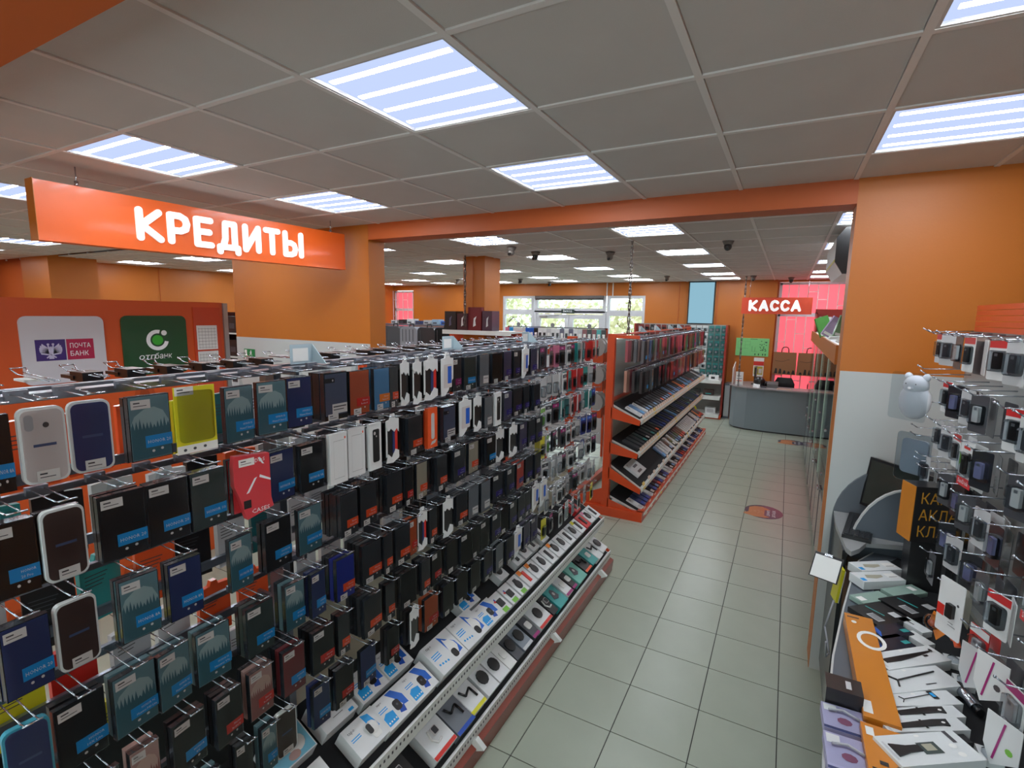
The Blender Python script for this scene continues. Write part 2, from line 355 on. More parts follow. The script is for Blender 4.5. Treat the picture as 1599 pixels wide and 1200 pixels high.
# outside
GRD = mat('pale paving outside', (190, 188, 178), .9, noise=.2, nscale=.6)
o = struct('ground_outside', MB().box(-30, 12.7, -.2, 12, 40, -.12, GRD))
def leafy(name, x, y, h, r, colr, seed, label):
    rr = random.Random(seed); t = thing(name, label, 'tree', (x, y, -.12))
    m1 = mat('leaf %d' % colr[0], colr, .7); mb = MB()
    for i in range(520):
        a = rr.random()*6.283; ph = math.acos(rr.uniform(-1, 1)); q = r*(.55+.45*rr.random())
        c = Vector((q*math.sin(ph)*math.cos(a), q*math.sin(ph)*math.sin(a), h*.62+q*.85*math.cos(ph))); s_z = rr.uniform(.07, .16)
        d1 = Vector((rr.uniform(-1, 1), rr.uniform(-1, 1), rr.uniform(-1, 1))).normalized()*s_z; d2 = d1.orthogonal().normalized()*s_z*.6
        mb.poly([c-d1, c+d2, c+d1, c-d2], m1)
    o = obj('crown', mb, t); o['kind'] = 'stuff'
    tr = MB(); tr.cyl((0, 0, 0), (.1, 0, h*.4), .1, C('bark', 96, 82, 66, .9, 0), 8, .07)
    for i in range(7):
        a = i*.9; tr.cyl((.1, 0, h*.35), (.1+r*.7*math.cos(a), r*.7*math.sin(a), h*.62), .035, C('bark', 96, 82, 66, .9, 0), 6, .012)
    obj('trunk', tr, t)
for i, (x, y, h, r, c) in enumerate([(-10.6, 17.5, 3.6, 1.5, (196, 202, 160)), (-7.4, 18.5, 3.2, 1.3, (214, 212, 176)), (-4.6, 21.5, 2.9, 1.2, (204, 208, 166)), (-11.2, 22.5, 3.6, 1.4, (206, 210, 172)), (-2.0, 18.8, 4.2, 1.5, (178, 192, 146)), (-4.4, 16.6, 3.4, 1.0, (214, 214, 182)), (-8.0, 22.8, 2.9, 1.5, (198, 206, 164))]):
    leafy('tree', x, y, h, r, c, i+3, ['pale green bush beyond the left entrance pane', 'yellowish bush behind the left door leaf', 'low green bush seen between both door leaves', 'distant pale bush at far left outside', 'dense dark green bush beyond the right pane', 'thin pale bush beside the right door post', 'distant green bush over the door closer'][i])
# ------------------------------------------------------------ hanging signs
KY = [(1.71, 2.66), (2.94, 2.88)]
S = thing('hanging_sign', 'long orange hanging sign reading КРЕДИТЫ in white rounded letters', 'sign', (-3.6, 0, 0))
obj('sign_panel', MB().ext([(1.25, 2.605), (3.42, 2.62), (3.42, 2.935), (1.25, 2.925)], -.09, 0, SIGNO).box(-.092, 1.247, 2.6, -.0, 1.25, 2.93, WALLO), S)
def stroke_letters(word, h, t):   # rounded stroke letters: outline capsules in (u,v), returns list of letters (polys)
    G_ = {'К': (.62, [[(0, 0), (0, 1)], [(.6, 1), (.06, .47), (.62, 0)]]), 'Р': (.55, [[(0, 0), (0, 1), (.32, 1), (.5, .9), (.55, .72), (.5, .52), (.32, .42), (0, .42)]]),
          'Е': (.5, [[(.5, 0), (0, 0), (0, 1), (.5, 1)], [(0, .52), (.44, .52)]]), 'Д': (.68, [[(-.02, -.2), (-.02, 0), (.7, 0), (.7, -.2)], [(.1, 0), (.2, .35), (.22, 1), (.58, 1), (.58, 0)]]),
          'И': (.56, [[(0, 1), (0, 0), (.56, 1), (.56, 0)]]), 'Т': (.56, [[(0, 1), (.56, 1)], [(.28, 1), (.28, 0)]]), 'Ы': (.78, [[(0, 1), (0, 0), (.28, 0), (.44, .08), (.5, .28), (.44, .48), (.28, .56), (0, .56)], [(.8, 1), (.8, 0)]]),
          'А': (.68, [[(0, 0), (.34, 1), (.68, 0)], [(.12, .3), (.56, .3)]]), 'С': (.6, [[(.6, .82), (.44, .97), (.28, 1), (.1, .88), (0, .62), (0, .38), (.1, .12), (.28, 0), (.44, .03), (.6, .18)]])}
    x = 0; out = []
    for ch in word:
        w, st_ = G_[ch]; out.append((ch, [[((x+a)*h, b*h) for a, b in s_] for s_ in st_])); x += w+(t/h)+.1
    return out, (x-(t/h)-.1)*h
def letters(parent, word, h, t, M_, total, m_=LETT, depth=.012):
    L_, wd = stroke_letters(word, h, t); k = total/wd
    for ch, st_ in L_:
        mb = MB(); q = 0
        for s_ in st_:
            for (a, b), (c, d) in zip(s_, s_[1:]):
                a2, c2 = a*k, c*k; L = math.hypot(c2-a2, d-b); an = math.atan2(d-b, c2-a2); r = t/2
                pts = [(r*math.cos(math.radians(90+18*i))+0, r*math.sin(math.radians(90+18*i))) for i in range(11)] + [(L+r*math.cos(math.radians(-90+18*i)), r*math.sin(math.radians(-90+18*i))) for i in range(11)]
                pts = [(a2+x*math.cos(an)-y*math.sin(an), b+x*math.sin(an)+y*math.cos(an)) for x, y in pts]
                mb.ext(pts, 0, depth+q*.0001, m_); q += 1
        mb.xf(M_); obj('letter', mb, parent)
letters(S, 'КРЕДИТЫ', .165, .042, frame((.0, 1.745, 2.685), (1, 0, 0), (0, 1, .008), (0, 0, 1)), 1.19)
for y in (1.46, 3.3): obj('hanger_wire', MB().cyl((-.045, y, 2.93), (-.045, y, CEIL), .0035, STEEL, 6).cyl((-.045, y, 2.925), (-.045, y, 2.96), .011, STEEL), S)
K = thing('hanging_sign', 'small red orange hanging sign reading КАССА above the cash desk', 'sign', (0, 10.9, 0))
obj('sign_panel', MB().box(-.83, 0, 2.31, .36, .07, 2.62, SIGNR), K)
letters(K, 'КАССА', .165, .05, frame((-.68, 0, 2.385), (0, -1, 0), (1, 0, 0), (0, 0, 1)), .84)
for x in (-.7, .28): obj('hanger_wire', MB().cyl((x, .035, 2.62), (x, .035, CEIL), .004, STEEL, 6), K)
TW = mat('steel rope', (120, 112, 108), .3, metal=.8)
for (x, y, z0, l) in ((-4.05, 6.05, 2.05, 'twisted steel cable hanging beside the far orange column'), (-1.53, 5.48, 2.045, 'twisted steel cable rising from the tablet cover rack'), (-.79, 11.02, .87, 'steel cable dropping to the left end of cash desk')):
    mb = MB()
    for ph in (0, math.pi):
        pts = [(x+.011*math.cos(ph+i*.9), y+.011*math.sin(ph+i*.9), z0+(CEIL-z0)*i/24) for i in range(25)]; mb.path(pts, .008, TW, 5)
    tag(obj('hanging_cable', mb), l, 'cable')
# security cameras
CAMG = mat('camera housing grey', (120, 112, 108), .5)
for i, (x, y, l) in enumerate([(-.62, 5.85, 'nearest, between the two light columns'), (-2.98, 5.45, 'beside the first light past the beam'), (-2.93, 6.0, 'just behind another dome camera'), (-2.05, 6.35, 'on the shadowed tile left of the cable'), (-5.5, 10.5, 'above the left entrance window'), (-.66, 10.9, 'right over the cash desk sign'), (-.02, 11.6, 'over the pink window top corner'), (-2.2, 10.5, 'left of the wall screen'), (-5.3, 11.7, 'close to the wall above the doors'), (-7.1, 10.3, 'left of the far orange column')]):
    T = thing('security_camera', 'grey dome security camera on ceiling, '+l, 'camera', (x, y, CEIL-.006))
    obj('base', MB().cyl((0, 0, 0), (0, 0, -.04), .06, CAMG, 14, .042), T)
    obj('dome', MB().dome((0, -.01, -.06), .04, .04, .042, CAMG if i % 2 else BLACK), T); obj('lens', MB().cyl((0, -.05, -.085), (0, -.068, -.09), .018, BLACK, 10), T)
# wall screen
T = thing('wall_screen', 'tall pale blue screen on the orange back wall', 'screen', (0, 12.4, 0))
obj('bezel', MB().box(-2.08, -.06, 2.06, -1.5, 0, 3.035, BLACK), T); obj('display', MB().box(-2.055, -.064, 2.09, -1.525, -.06, 3.01, emat('pale blue screen', (150, 196, 216), .85)), T)
# ------------------------------------------------------------ bank partition
P = thing('partition', 'orange freestanding partition carrying two bank plaques behind the phone case rack', 'partition', (-4.6, 0, 0))
obj('panel', MB().box(-.05, .2, 0, 0, 2.86, 2.305, PANELO), P)
obj('edge_profile', MB().box(-.07, 2.86, 0, .02, 2.9, 2.3, ALU), P)
obj('perforated_insert', MB().box(0, 2.59, .9, .012, 2.83, 2.26, C('brick orange insert', 196, 66, 30)), P)
for k, (a, b) in enumerate(((1.63, 1.87), (1.885, 2.1))):
    mb = MB().box(.013, 2.61, a, .018, 2.79, b, CARDW)
    for r in range(7): mb.rect(.0185, 2.62, b-.03-r*.028, 2.78, b-.028-r*.028, INK)
    for r in range(6): mb.rect(.0185, 2.625+r*.028, a+.01, 2.6265+r*.028, b-.02, INK)
    obj('notice_sheet', mb, P)
B = obj('bank_plaque', MB().ext(rrect(-.245, -.24, .245, .24, .045, 5), 0, .012, C('white plaque', 206, 204, 212)), loc=(-4.6, 1.675, 1.94))
tag(B, 'white rounded plaque reading ПОЧТА БАНК beside a purple double eagle', 'plaque')
mb = MB().rect(.0125, -.17, -.075, .0, .075, C('violet logo field', 58, 34, 112))
EG = C('pale eagle print', 196, 190, 220, .6, 0)
for s in (-1, 1):
    for i in range(5):
        a = .9-.33*i; mb.poly([(.013, -.085+s*.008, .01-.006*i), (.013, -.085+s*(.02+.045*math.cos(a)), .0+.05*math.sin(a)+.008), (.013, -.085+s*(.014+.05*math.cos(a-.18)), .0+.05*math.sin(a-.18)), (.013, -.085+s*.01, -.004-.008*i)], EG)
    mb.disc(.0132, -.085+s*.014, .042, .008, .007, EG, 8); mb.poly([(.0131, -.085+s*.006, .0), (.0131, -.085+s*.011, .042), (.0131, -.085+s*.019, .038), (.0131, -.085+s*.014, 0)], EG)
    mb.poly([(.0131, -.085+s*.006, -.03), (.0131, -.085+s*.03, -.052), (.0131, -.085+s*.024, -.058), (.0131, -.085, -.04)], EG)
mb.disc(.0133, -.085, -.005, .015, .032, EG, 10); mb.poly([(.0133, -.095, -.03), (.0133, -.075, -.03), (.0133, -.07, -.062), (.0133, -.1, -.062)], EG)
obj('eagle_logo', mb, B)
obj('lettering', MB().rect(.0125, .006, -.075, .17, .075, C('crimson logo field', 178, 30, 74)).text('ПОЧТА', .0132, .088, .01, .036, WINK, .125).text('БАНК', .0132, .08, -.048, .036, WINK, .11), B)
B = obj('bank_plaque', MB().ext(rrect(-.245, -.24, .245, .24, .045, 5), 0, .012, C('dark green plaque', 22, 74, 38)), loc=(-4.6, 2.28, 1.945))
tag(B, 'dark green rounded plaque reading отпбанк under a ring logo', 'plaque')
mb = MB()
for i in range(26):
    a0 = math.radians(75+i*11); a1 = math.radians(75+(i+1)*11)
    if i < 25: mb.poly([(.0125, .01+r*math.cos(a), .04+r*math.sin(a)) for r, a in ((.055, a0), (.085, a0), (.085, a1), (.055, a1))], WINK)
mb.disc(.0128, .01, .04, .042, .042, C('bright green dot', 60, 176, 50)); mb.disc(.013, .062, .098, .022, .022, WINK)
obj('ring_logo', mb, B)
obj('lettering', MB().text('отп', .0128, -.08, -.115, .036, WINK, .12, shear=.2, sx=1.3).text('банк', .0128, .045, -.115, .05, WINK, .13, shear=.1), B)
tag(obj('wall_poster', MB().box(-13.0, 2.4, 2.18, -12.96, 3.79, 2.4, C('dark banner', 40, 24, 40))), 'dark banner with lettering high on the far left wall', 'banner')
obj('lettering', MB().text('ки за 2', -12.955, 3.95, 2.49, .14, C('dark lettering', 40, 20, 44), 1.0), bpy.data.objects['wall_poster'])
e = obj('exit_sign', MB().box(-5.36, YW-.012, 1.72, -5.18, YW-.004, 1.81, C('green exit sign', 20, 130, 70)).box(-5.35, YW-.0125, 1.73, -5.31, YW-.011, 1.8, STK)); tag(e, 'small green exit sign with running figure on the white wall', 'sign')
obj('running_figure', MB().disc(0, .0, .02, .008, .008, WINK, 8).poly([(0, -.01, .01), (0, .012, .012), (0, .006, -.012), (0, -.012, -.01)], WINK).poly([(0, -.012, -.01), (0, -.004, -.01), (0, -.02, -.032), (0, -.028, -.028)], WINK).poly([(0, .0, -.01), (0, .006, -.012), (0, .022, -.03), (0, .014, -.034)], WINK).poly([(0, -.01, .01), (0, -.026, -.002), (0, -.03, .002), (0, -.008, .014)], WINK).xf(frame((-5.24, YW-.0128, 1.768), (0, -1, 0), (1, 0, 0), (0, 0, 1))), e)

# ------------------------------------------------------------ products: phone cases
TX2 = {'sky': (SKY, None), 'org': (ORG, ('Xiaomi', 'Redmi 9A')), 'red': (RED, ('Xiaomi', 'Redmi 8')), 'pur': (PUR, ('Samsung', 'Galaxy A12')), 'mag': (MAG, ('Samsung', 'Galaxy M31')), 'amb': (AMB, ('Xiaomi', 'Redmi 9T'))}
def sticker(mb, w, u, v, wd=.042, h=.022):
    mb.box(w-.0002, u, v, w+.0006, u+wd, v+h, STK); mb.rect(w+.0008, u+.005, v+h*.6, u+wd*.45, v+h*.75, INK); mb.rect(w+.0008, u+.005, v+h*.3, u+wd*.8, v+h*.38, INK)
def boxcase(body, bodyname, art, lab, text, stk, adj):
    Wd, H, T = .046, .162, .017
    r = MB(); r.box(-T, -Wd, -.178, -.0012, Wd, -.016, SIDE); r.rect(-.0008, -Wd+.002, -.176, Wd-.002, -.018, body)
    r.poly([(-.002, -.018, -.016), (-.002, .018, -.016), (-.002, .012, .008), (-.002, -.012, .008)], HAZY)
    kids = []
    if art:
        a = MB(); a.rect(-.0003, -Wd+.003, -.174, Wd-.003, -.1, art); a.poly([(-.0005, -.04, -.1), (-.0005, .04, -.1), (-.0005, .042, -.085), (-.0005, .03, -.058), (-.0005, .01, -.046), (-.0005, -.012, -.05), (-.0005, -.034, -.066), (-.0005, -.042, -.085)], MIST if art is TEALD else MISTP); rr = random.Random(len(text or '')+3)
        pts = [(-.0003, -Wd+.003, -.1)]; u = -Wd+.003
        pk = [(0, -.1)]
        n = 11
        for i in range(n):
            u0 = -Wd+.003+i*(2*Wd-.006)/n; u1 = -Wd+.003+(i+1)*(2*Wd-.006)/n; a.poly([(-.0003, u0, -.1), (-.0003, u1, -.1), (-.0003, (u0+u1)/2, -.1+rr.uniform(.006, .026)+.012*abs(i-n/2)/n)], art)
        kids.append(('forest_print', a, None))
    if lab:
        l = MB(); lc, tx = TX2.get(lab, (None, None)) if isinstance(lab, str) else (lab, None)
        tx = text or tx
        l.box(-.0012, -.014, -.148, .0002, Wd+.0006, -.118, lc); l.box(-.012, Wd, -.148, -.001, Wd+.0006, -.118, lc)
        if tx:
            if isinstance(tx, str): l.text(tx, .0006, .017, -.138, .0085, WINK, .052, sx=1.15)
            else: l.text(tx[0], .0006, .024, -.131, .0062, WINK, .03); l.text(tx[1], .0006, .02, -.143, .0062, WINK, .044)
        l.disc(.0002, .002, -.158, .0035, .0035, STK, 8); l.disc(.0002, .022, -.155, .0035, .0035, STK, 8)
        kids.append(('label_strip', l, None))
    s_ = MB()
    if stk == 't': sticker(s_, .0006, -.04, -.048)
    else: sticker(s_, .0006, -.03, -.178, .034, .022)
    kids.append(('price_sticker', s_, None))
    s_ = MB().rect(.0014, -Wd-.0015, -.18, Wd+.0015, -.0145, SLEEVE); kids.append(('clear_sleeve', s_, None))
    return Proto('phone_case', 'phone case', r, kids), adj
def rimcase(rim, body, adj, hole=True):
    r = MB().ext(rrect(-.043, -.176, .043, -.012, .016), -.018, -.004, rim).ext(rrect(-.038, -.171, .038, -.017, .014), -.006, -.002, body)
    c = MB()
    if body in (GREYW,): c.ext(rrect(-.032, -.06, -.016, -.026, .007), -.002, -.0012, C('lens cutout', 170, 172, 176)); c.disc(-.0015, .006, -.05, .006, .006, INK, 10)
    c.rect(-.0016, -.02, -.096, .022, -.09, C('blue grey print', 70, 90, 130))
    s_ = MB(); sticker(s_, .0, -.02, -.17)
    sl = MB().poly([(.001, a_, b_) for a_, b_ in rrect(-.045, -.178, .045, -.01, .018)], SLEEVE)
    return Proto('phone_case', 'phone case', r, [('camera_opening', c, None), ('price_sticker', s_, None), ('clear_sleeve', sl, None)]), adj
def card(kind):
    r = MB(); k = []
    if kind == 'Y':
        r.box(-.003, -.047, -.178, 0, .047, .0, YEL); k.append(('white_footer', MB().box(-.001, -.047, -.178, .001, .047, -.156, STK).disc(.0012, -.03, -.168, .004, .004, INK, 8).disc(.0012, -.008, -.167, .004, .004, INK, 8).disc(.0012, .016, -.166, .004, .004, INK, 8), None))
        s_ = MB(); sticker(s_, .0006, -.045, -.022); k.append(('price_sticker', s_, None)); k.append(('clear_sleeve', MB().ext(rrect(-.04, -.148, .04, -.012, .01), -.002, .006, HAZY), None)); return Proto('phone_case', 'phone case', r, k), 'bright yellow carded'
    if kind == 'X':
        r.box(-.018, -.044, -.19, -.001, .044, -.006, CARDW); f = MB()
        for a in ((-.026, -.17, .028, -.1685), (-.026, -.0335, .028, -.032), (-.026, -.17, -.0255, -.032), (.0275, -.17, .028, -.032)): f.rect(0, *a, C('pale grey print', 160, 162, 164))
        f.rect(0, .03, -.03, .036, -.022, ORG); k.append(('outline_print', f, None)); return Proto('phone_case_box', 'phone case box', r, k), 'white carton'
    if kind == 'F':
        r.box(-.014, -.042, -.19, -.001, .042, -.006, CARDW); f = MB().ext(rrect(-.02, -.16, .026, -.03, .008), -.001, .0004, BLK); f.disc(.0008, -.008, -.045, .007, .007, GREYW, 10).disc(.0008, .004, -.058, .004, .004, GREYW, 8)
        k.append(('phone_print', f, None)); return Proto('phone_case_box', 'phone case box', r, k), 'white box showing a black'
    if kind == 'P':
        r.ext([(-.046, -.05), (-.046, -.014), (-.02, -.01), (-.012, .014), (.012, .014), (.02, -.01), (.046, -.014), (.046, -.11), (.02, -.13), (.01, -.16), (-.02, -.185), (-.044, -.185)], -.006, 0, CARDW)
        k.append(('phone_print', MB().ext(rrect(-.03, -.15, .034, -.04, .006), -.001, .0006, GREYW).rect(.001, .0, -.13, .03, -.05, BLUE), None)); k.append(('black_case', MB().box(-.02, -.042, -.17, -.007, .042, -.03, BLK), None))
        return Proto('phone_case', 'phone case', r, k), 'white carded'
    if kind in 'HC':
        r.ext([(-.044, -.045), (-.044, -.012), (-.02, -.008), (-.012, .014), (.014, .014), (.02, -.006), (.044, -.01), (.044, -.065), (.03, -.05), (.012, -.062), (-.01, -.045), (-.026, -.055)], -.004, 0, CARDW)
        r.ext([(-.044, -.185), (-.03, -.15), (-.004, -.17), (.02, -.135), (.044, -.145), (.044, -.175), (.0, -.19)], -.004, 0, CARDW)
        r.box(-.004, -.044, -.16, 0, -.037, -.04, CARDW)
        cs = MB().ext(rrect(-.04, -.17, .04, -.03, .01), -.018, -.005, BLK); 
        if kind == 'H': cs.box(-.006, .004, -.15, -.002, .018, -.05, NAVY).box(-.006, .018, -.15, -.002, .036, -.05, RED)
        k.append(('black_case', cs, None)); return Proto('phone_case', 'phone case', r, k), ('white topped black and red' if kind == 'H' else 'white topped black')
    if kind == 'R':
        r.ext([(-.05, -.03), (-.046, 0), (.05, -.01), (.05, -.15), (.056, -.18), (-.02, -.2), (-.04, -.12), (-.05, -.09)], -.022, 0, CORAL); f = MB().text('DDS', .0006, .022, -.03, .011, WINK, .028).text('CASES', .0006, .018, -.185, .013, WINK, .052)
        f.box(-.001, -.028, -.165, .0006, -.008, -.14, BLK); f.poly([(.0006, -.02, -.12), (.0006, -.012, -.118), (.0006, .012, -.075), (.0006, .004, -.078)], WINK).poly([(.0006, .02, -.07), (.0006, .05, -.09), (.0006, .05, -.096), (.0006, .018, -.078)], WINK).poly([(.0006, .016, -.018), (.0006, .022, -.016), (.0006, .034, -.04), (.0006, .028, -.038)], WINK)
        s_ = MB(); sticker(s_, .0008, -.036, -.035); k += [('printed_letters', f, None), ('price_sticker', s_, None)]; return Proto('phone_case_box', 'phone case box', r, k), 'angular coral red'
    if kind == 'Q':
        r.box(-.02, -.04, -.19, -.001, .04, -.005, ORG); f = MB().ext(rrect(-.012, -.15, .014, -.03, .01), -.001, .0005, GREYW); f.poly([(.0006, -.02, -.175), (.0006, .02, -.17), (.0006, .03, -.155), (.0006, -.01, -.16)], GREYW)
        k.append(('phone_print', f, None)); return Proto('phone_case_box', 'phone case box', r, k), 'bright orange boxed'
    if kind == 'S':
        r.box(-.02, -.046, -.182, -.001, .046, -.014, SIDE).rect(-.0006, -.042, -.165, .044, -.02, SLATE); f = MB().rect(0, -.044, -.05, -.004, -.034, BLK).rect(0, -.016, -.16, .044, -.126, STK).rect(.0003, -.012, -.138, .04, -.134, INK).rect(.0003, -.012, -.148, .03, -.145, INK).rect(0, .0, -.18, .044, -.164, BLK).disc(.0005, -.012, -.042, .003, .004, GREYW, 8)
        s_ = MB(); sticker(s_, .0006, -.034, -.182, .04); k += [('printed_label', f, None), ('price_sticker', s_, None), ('clear_sleeve', MB().rect(.0014, -.047, -.184, .047, -.01, SLEEVE), None)]; return Proto('phone_case', 'phone case', r, k), 'slate blue boxed'
    if kind == 'A':
        r.box(-.018, -.045, -.18, -.001, .045, -.014, SIDE).rect(-.0006, -.042, -.178, .043, -.016, GREY); s_ = MB(); s_.rect(.0004, -.01, -.165, .04, -.125, STK); s_.rect(.0008, -.004, -.14, .034, -.137, INK)
        k += [('price_sticker', s_, None), ('clear_sleeve', MB().rect(.0014, -.047, -.183, .047, -.01, SLEEVE), None)]; return Proto('phone_case', 'phone case', r, k), 'smoky clear'
CODE = {'T': (TEAL, TEALD, 'sky', 'teal forest print'), 'N': (NAVY, None, 'sky', 'navy boxed'), 'K': (BLK, None, 'sky', 'black boxed'), 'G': (GRN, None, 'sky', 'dark green grey boxed'), 'J': (DRED, None, 'sky', 'dark red boxed'),
        'a': (PEACH, PEACHD, 'red', 'peach forest print'), 'b': (BLK, None, 'red', 'black red labelled'), 'D': (CHAR, None, 'org', 'charcoal orange labelled'), 'c': (COB, None, 'org', 'cobalt blue boxed'), 'B': (LBL, None, 'amb', 'light blue boxed'),
        'O': (RUST, None, 'red', 'rust orange boxed'), 'L': (CHAR, None, 'pur', 'charcoal purple labelled'), 'M': (CHAR, None, 'mag', 'charcoal magenta labelled'), 'e': (LPUR, None, 'pur', 'violet grey'), 'f': (SALM, None, 'pur', 'salmon striped'), 'I': (OLIVE, None, 'org', 'cream and olive'), 'd': (BLK, None, None, 'plain black boxed')}
PC = {}
def cproto(code, text=None, stk='t'):
    key = (code, text, stk)
    if key not in PC:
        if code in CODE:
            b, a, l, adj = CODE[code]; PC[key] = boxcase(b, '', a, l, text, stk, adj)
        elif code == 'W': PC[key] = rimcase(RIMW, GREYW, 'pale grey white rimmed')
        elif code == 'V': PC[key] = rimcase(RIMW, NAVY, 'navy white rimmed')
        elif code == 'Z': PC[key] = rimcase(RIMW, BRN, 'dark brown white rimmed')
        elif code == 'U': PC[key] = rimcase(RIMT, NAVY, 'navy teal rimmed')
        else: PC[key] = card(code)
    return PC[key]
BACKM = {}
def backproto(col, nm):
    if nm not in BACKM:
        r = MB(); r.box(-.016, -.045, -.178, 0, .045, -.016, SIDE); r.rect(.0003, -.043, -.176, .043, -.018, col); r.poly([(-.002, -.018, -.016), (-.002, .018, -.016), (-.002, .012, .008), (-.002, -.012, .008)], HAZY)
        BACKM[nm] = r.mesh('phone_case')
    return BACKM[nm]
ROWZ = [2.052, 1.828, 1.606, 1.368, 1.148, .938]
ROWS = [
 "0.372 0.054 K 0,0.448 0.083 W 0,0.533 0.085 V 0,0.657 0.097 T 1,0.763 0.109 Y 0,0.888 0.092 T 0,0.989 0.099 T 0,1.098 0.094 N 1,1.243 0.106 S 3,1.355 0.099 O 1,1.474 0.086 B 3,1.543 0.05 D 3,1.618 0.06 C 3,1.682 0.06 C 3,1.782 0.110 H 2,1.904 0.096 P 2,1.995 0.075 M 2,2.108 0.105 G 4,2.226 0.095 A 3,2.372 0.118 d 4,2.498 0.090 e 3,2.606 0.080 L 3,2.710 0.094 P 2,2.833 0.100 e 3",
 "0.381 0.077 K 1,0.463 0.083 Z 1,0.576 0.100 K 1,0.680 0.103 K 1,0.783 0.099 G 1,0.912 0.116 R 2,1.020 0.100 N 1,1.130 0.100 K 1,1.245 0.085 X 3,1.340 0.087 X 2,1.430 0.073 F 3,1.532 0.080 H 3,1.666 0.124 D 4,1.802 0.085 Q 1,1.916 0.103 S 3,2.069 0.115 P 2,2.175 0.074 C 4,2.274 0.086 A 4,2.376 0.077 F 2,2.482 0.105 e 3,2.619 0.106 L 4,2.741 0.087 L 3,2.868 0.115 L 4",
 "0.380 0.084 N 1,0.470 0.086 Z 0,0.595 0.088 T 1,0.704 0.086 N 1,0.862 0.075 T 0,0.996 0.100 K 1,1.119 0.101 T 0,1.286 0.087 D 4,1.390 0.089 D 4,1.543 0.098 D 4,1.629 0.06 b 1,1.718 0.075 I 3,1.856 0.085 D 5,1.996 0.122 L 5,2.144 0.092 I 3,2.300 0.1 K 5,2.42 0.1 C 3,2.562 0.110 C 3,2.690 0.102 e 3,2.800 0.1 L 5,2.91 .1 L 3",
 "0.364 0.075 U 0,0.458 0.101 K 1,0.568 0.102 T 1,0.663 0.088 T 1,0.769 0.099 T 1,0.908 0.094 G 2,1.044 0.076 T 2,1.131 0.065 N 1,1.254 0.087 c 3,1.399 0.116 D 4,1.483 0.05 D 1,1.573 0.094 D 3,1.652 0.045 O 1,1.724 0.069 H 2,1.800 0.063 D 1,1.904 0.084 C 4,2.03 0.095 D 3,2.14 .1 A 3,2.25 0.1 A 3,2.399 0.125 L 3,2.53 .1 L 3,2.661 0.110 f 4,2.79 .1 L 4,2.91 0.11 L 5",
 "0.38 .08 T 1,0.48 .08 G 0,0.575 0.07 a 1,0.687 0.096 K 1,0.796 0.085 b 2,0.906 0.085 a 2,1.022 0.088 J 3,1.145 0.094 b 3,1.243 0.055 D 1,1.388 0.120 D 4,1.497 0.055 D 1,1.617 0.110 d 4,1.728 0.066 D 2,1.820 0.080 b 1,1.95 0.1 d 3,2.06 0.1 d 2,2.15 0.08 d 2,2.249 0.1 d 3,2.37 .1 L 2,2.48 0.097 d 2,2.58 0.1 L 5,2.69 0.1 L 4,2.79 .09 L 4,2.90 .1 P 2,3.01 0.1 P 2",
 "0.52 .08 d 1,.62 .08 T 1,0.717 0.083 T 1,0.839 0.055 d 1,0.919 0.056 T 1,0.984 0.070 Z 0,1.134 0.075 N 1,1.242 0.092 b 1,1.365 0.092 N 0,1.517 0.077 b 1,1.653 0.067 C 3,1.784 0.11 O 1,1.92 0.1 d 2,2.04 .1 d 2,2.169 0.109 d 2,2.30 .1 L 2,2.42 0.1 A 3,2.54 .1 L 2,2.64 0.1 P 2,2.762 0.1 e 2,2.88 .1 e 2"]
TEXTS = {(0, 0): 'HONOR 8A', (0, 3): 'HONOR 20', (0, 5): ('HONOR 9X', 'Huawei P Smart Z'), (0, 6): ('HONOR 9X', 'Huawei P Smart Z'), (0, 7): ('HONOR 20', 'Huawei Nova 5'), (1, 0): ('HONOR', '20 Pro'), (1, 2): 'HONOR 20', (1, 3): 'HONOR 20', (1, 4): 'HONOR 10i',
         (1, 6): 'HONOR 10i', (1, 7): 'HONOR 9A', (2, 0): 'HONOR 20', (2, 2): 'HONOR 8A', (2, 3): 'HONOR 8A', (2, 4): 'HONOR 8A', (2, 5): ('HONOR', '10X Lite'), (2, 6): 'HONOR 8S', (3, 1): ('HONOR', '10X Lite'), (3, 2): ('HONOR 9C', 'Huawei P40 Lite'),
         (3, 3): ('HONOR 9C', 'Huawei P40 Lite'), (3, 4): ('HONOR 9X', 'Huawei Y9s'), (3, 5): ('HONOR', '10 Lite'), (3, 6): ('HONOR', '10 Lite'), (3, 7): ('HONOR', '10 Lite'), (4, 3): ('HONOR', '8X'), (4, 6): ('HONOR', '8X'), (5, 2): ('HONOR', '7A'), (5, 4): ('HONOR', '7A')}
HOOKS = []; nback = 0
backrest_ = MB(); seen_ = {}
